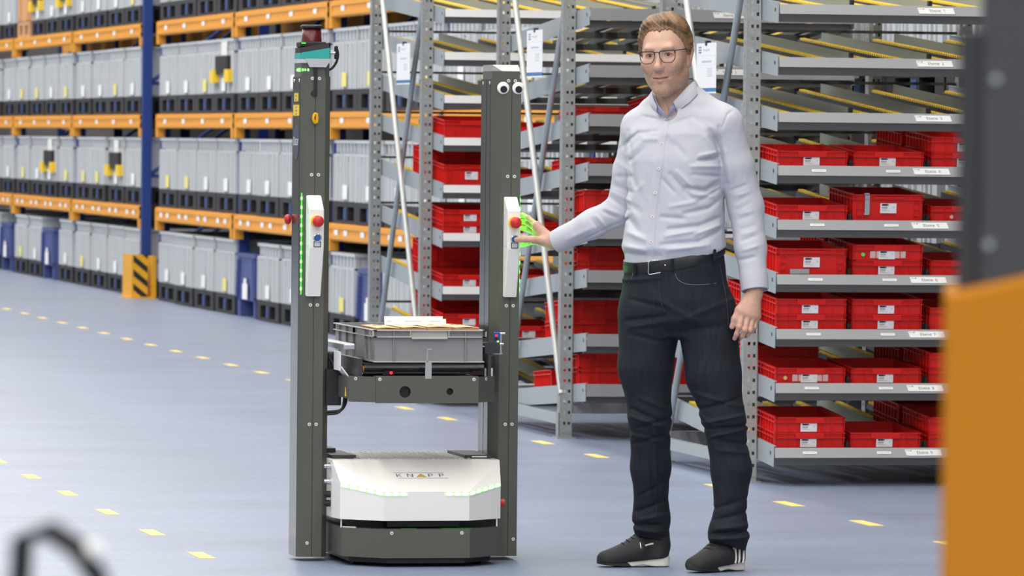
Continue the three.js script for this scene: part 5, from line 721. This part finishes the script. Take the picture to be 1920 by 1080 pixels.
  { const n = 72, P_ = [], UV = [], I = []; for (let i = 0; i <= n; i++) { const a = i / n * Math.PI * 2, u = 0.1655 * Math.sign(Math.cos(a)) * Math.pow(Math.abs(Math.cos(a)), 0.85), v = 0.119 * Math.sign(Math.sin(a)) * Math.pow(Math.abs(Math.sin(a)), 0.85), x = -0.056 + u * bc + v * bs, z = -u * bs + v * bc; ringPts.push([x, z]); for (const [dy, dr] of [[-0.019, -0.004], [-0.018, 0.0015], [0, 0.0025], [0.018, 0.0015], [0.019, -0.004]]) { const k = 1 + dr / 0.14; P_.push(-0.056 + (x + 0.056) * k, bY(x, z) + dy, z * k); UV.push(i / 10, dy * 20); } } for (let i = 0; i < n; i++) for (let k = 0; k < 4; k++) { const a = i * 5 + k, b = a + 5; I.push(a, a + 1, b, b, a + 1, b + 1); } const g = new THREE.BufferGeometry(); g.setAttribute('position', new THREE.Float32BufferAttribute(P_, 3)); g.setAttribute('uv', new THREE.Float32BufferAttribute(UV, 2)); g.setIndex(I); g.computeVertexNormals(); mBelt.side = THREE.DoubleSide; var belt = obj('belt', g, mBelt, man); }
  const beltZ = (x) => { let z = -1; for (const p of ringPts) if (Math.abs(p[0] - x) < 0.012 && p[1] > z) z = p[1]; return z; };
  const at = (x, o = 0.0025) => [x, bY(x), beltZ(x) + o];
  const loop = (x, w = 0.01) => { const [a, b, c] = at(x); return rb(w, 0.041, 0.006, 0.002, a, b - 0.002, c, 0, 0.34 + (x + 0.1) * 2, 0, 1); };
  obj('buckle', pipe([[-0.112, 0.02], [-0.125, 0.0215], [-0.1385, 0.021], [-0.142, 0.017], [-0.142, 0], [-0.142, -0.017], [-0.1385, -0.0215], [-0.125, -0.0215], [-0.103, -0.0205]].map(([x, dy]) => { const [a, b, c] = at(x, 0.0065); return [a, b + dy, c]; }), 0.0021, 60, 8), M.chrome, belt);
  obj('belt_stud', sph(0.0035, ...at(-0.088, 0.006)), M.chrome, belt);
  for (const x of [-0.187, -0.066, 0.072]) obj('belt_loop', loop(x), mJeans, man);
  const mSeam = std(0x6a7688, 0.8), seam = (pts, r = 0.0009) => pipe(pts.map(([x, y]) => [x, y, surfZ(jeansF, x, y) + 0.0006]), r, 30, 6);
  obj('pocket_seam', seam([[-0.056, 0.968], [-0.048, 0.95], [-0.025, 0.936], [0.005, 0.932], [0.04, 0.933], [0.078, 0.938]]), mSeam, man); obj('pocket_seam', seam([[-0.19, 0.975], [-0.196, 0.95], [-0.205, 0.935]]), mSeam, man);
  obj('fly_seam', seam([[-0.105, 0.975], [-0.106, 0.93], [-0.102, 0.88], [-0.09, 0.845]], 0.0011), std(0x2c3344, 0.85), man); obj('side_seam', seam([[0.09, 1.0], [0.1, 0.95], [0.113, 0.88], [0.12, 0.8]], 0.001), std(0x3a4254, 0.85), man);
  obj('badge_clip', rb(0.02, 0.03, 0.02, 0.004, -0.197, 1.0, 0.02, 0, -0.6, 0, 1), std(0x2a8a3a, 0.5), man);
}
// --- shoes
{
  const mUp = std(0x232326, 0.75), mSole = std(0xeee9e0, 0.6), mToe = std(0x2b2a29, 0.6), knit = dataTex(64, (u, v) => { const k = 190 + 60 * Math.sin(u * 6.283 * 16) * Math.sin(v * 6.283 * 16); return [k, k, k]; }, false, 30, 30); mUp.bumpMap = knit; mUp.bumpScale = 0.0008;
  function shoe(px, pz, ang, mark) {
    const g = new THREE.Group(); g.name = 'shoe'; g.position.set(px, 0, pz); g.rotation.y = ang; g.scale.set(0.92, 1, 0.95); man.add(g);      // toe along +x, heel at 0
    const up = (() => { const a = union([cap([0.045, 0.06, 0], [0.12, 0.056, 0], 0.04, 0.041, [0, 0, 1, 1.02]), cap([0.12, 0.056, 0], [0.238, 0.027, 0.004], 0.041, 0.0235, [0, 0, 1, 0.66]), cap([0.042, 0.075, 0], [0.05, 0.15, 0], 0.043, 0.044, [1, 0, 0, 0.97]), cap([0.05, 0.03, 0], [0.235, 0.02, 0.004], 0.04, 0.025, [0, 0, 1, 0.74])], 0.02); return (x, y, z) => smax(smax(a(x, y, z), (x < 0.17 ? 0.014 + (0.2 - x) * 0.095 : 0.012) - y, 0.006), y - 0.14 + x * 0.25, 0.006); })();
    obj('upper', netMesh(up, [-0.02, -0.01, -0.07], [0.29, 0.15, 0.07], 0.0036), mUp, g);
    const plan = cap([0.042, 0, 0], [0.228, 0, 0.004], 0.043, 0.037), bottom = (x) => 0.002 + Math.max(0, x - 0.19) * 0.11 + 0.006 * Math.exp(-(((x - 0.11) / 0.03) ** 2)), topY = (x) => 0.017 + Math.max(0, 0.2 - x) * 0.095 + Math.max(0, x - 0.21) * 0.22;
    const soleF = (k) => (x, y, z) => smax(smax(plan(x, 0, z) - k, y - topY(x), 0.006), bottom(x) - y, 0.004);
    const s0 = soleF(0), s1 = soleF(0.0015), cutX = (y) => 0.165 + (y - 0.015) * 1.2;
    obj('sole', netMesh((x, y, z) => Math.max(s0(x, y, z), x - cutX(y)), [-0.02, -0.01, -0.07], [0.29, 0.06, 0.07], 0.003), mSole, g);
    obj('toe_rubber', netMesh((x, y, z) => Math.max(s1(x, y, z), cutX(y) - x), [0.1, -0.01, -0.07], [0.3, 0.06, 0.07], 0.003), mToe, g);
    for (let i = 0; i < 5; i++) { const x = 0.105 + i * 0.017, y = (q) => { let h = 0.14; while (h > 0 && up(x, h, q) > 0) h -= 0.001; return h + 0.001; }; obj('lace', pipe([[x - 0.004, y(-0.028), -0.028], [x + 0.003, y(-0.01), -0.01], [x, y(0.01), 0.01], [x - 0.004, y(0.028), 0.028]], 0.0026, 16, 6), M.black, g); }
    obj('lace', pipe([[0.105, 0.1, 0.0], [0.115, 0.108, 0.015], [0.13, 0.094, 0.028], [0.125, 0.082, 0.036]], 0.0024, 20, 6), M.black, g);
    const side = (x, y, s) => { let z = s * 0.08; while (Math.abs(z) > 0.01 && up(x, y, z) > 0.0008) z -= s * 0.0008; return z; };
    if (mark === 'stripes') for (let i = 0; i < 3; i++) { const x0 = 0.045 + i * 0.02; obj('stripe', pipe([0, 1, 2, 3, 4].map((k) => { const x = x0 + 0.006 - k * 0.003, y = 0.028 + k * 0.011; return [x, y, side(x, y, -1)]; }), 0.0045, 12, 6), M.white, g); }
    else { obj('side_mark', pipe([0, 1, 2, 3].map((k) => { const x = 0.072 + k * 0.012, y = 0.078 - k * 0.002; return [x, y, side(x, y, -1)]; }), 0.003, 12, 6), M.white, g); obj('side_mark', pipe([0, 1, 2].map((k) => { const x = 0.124, y = 0.064 + k * 0.009; return [x, y, side(x, y, -1)]; }), 0.0018, 8, 6), M.white, g); }
    return g;
  }
  shoe(-0.06, -0.094, Math.PI + 0.27, 'bar'); shoe(0.17, 0.03, Math.PI + 0.82, 'stripes');
}
renderer.render(scene, camera);
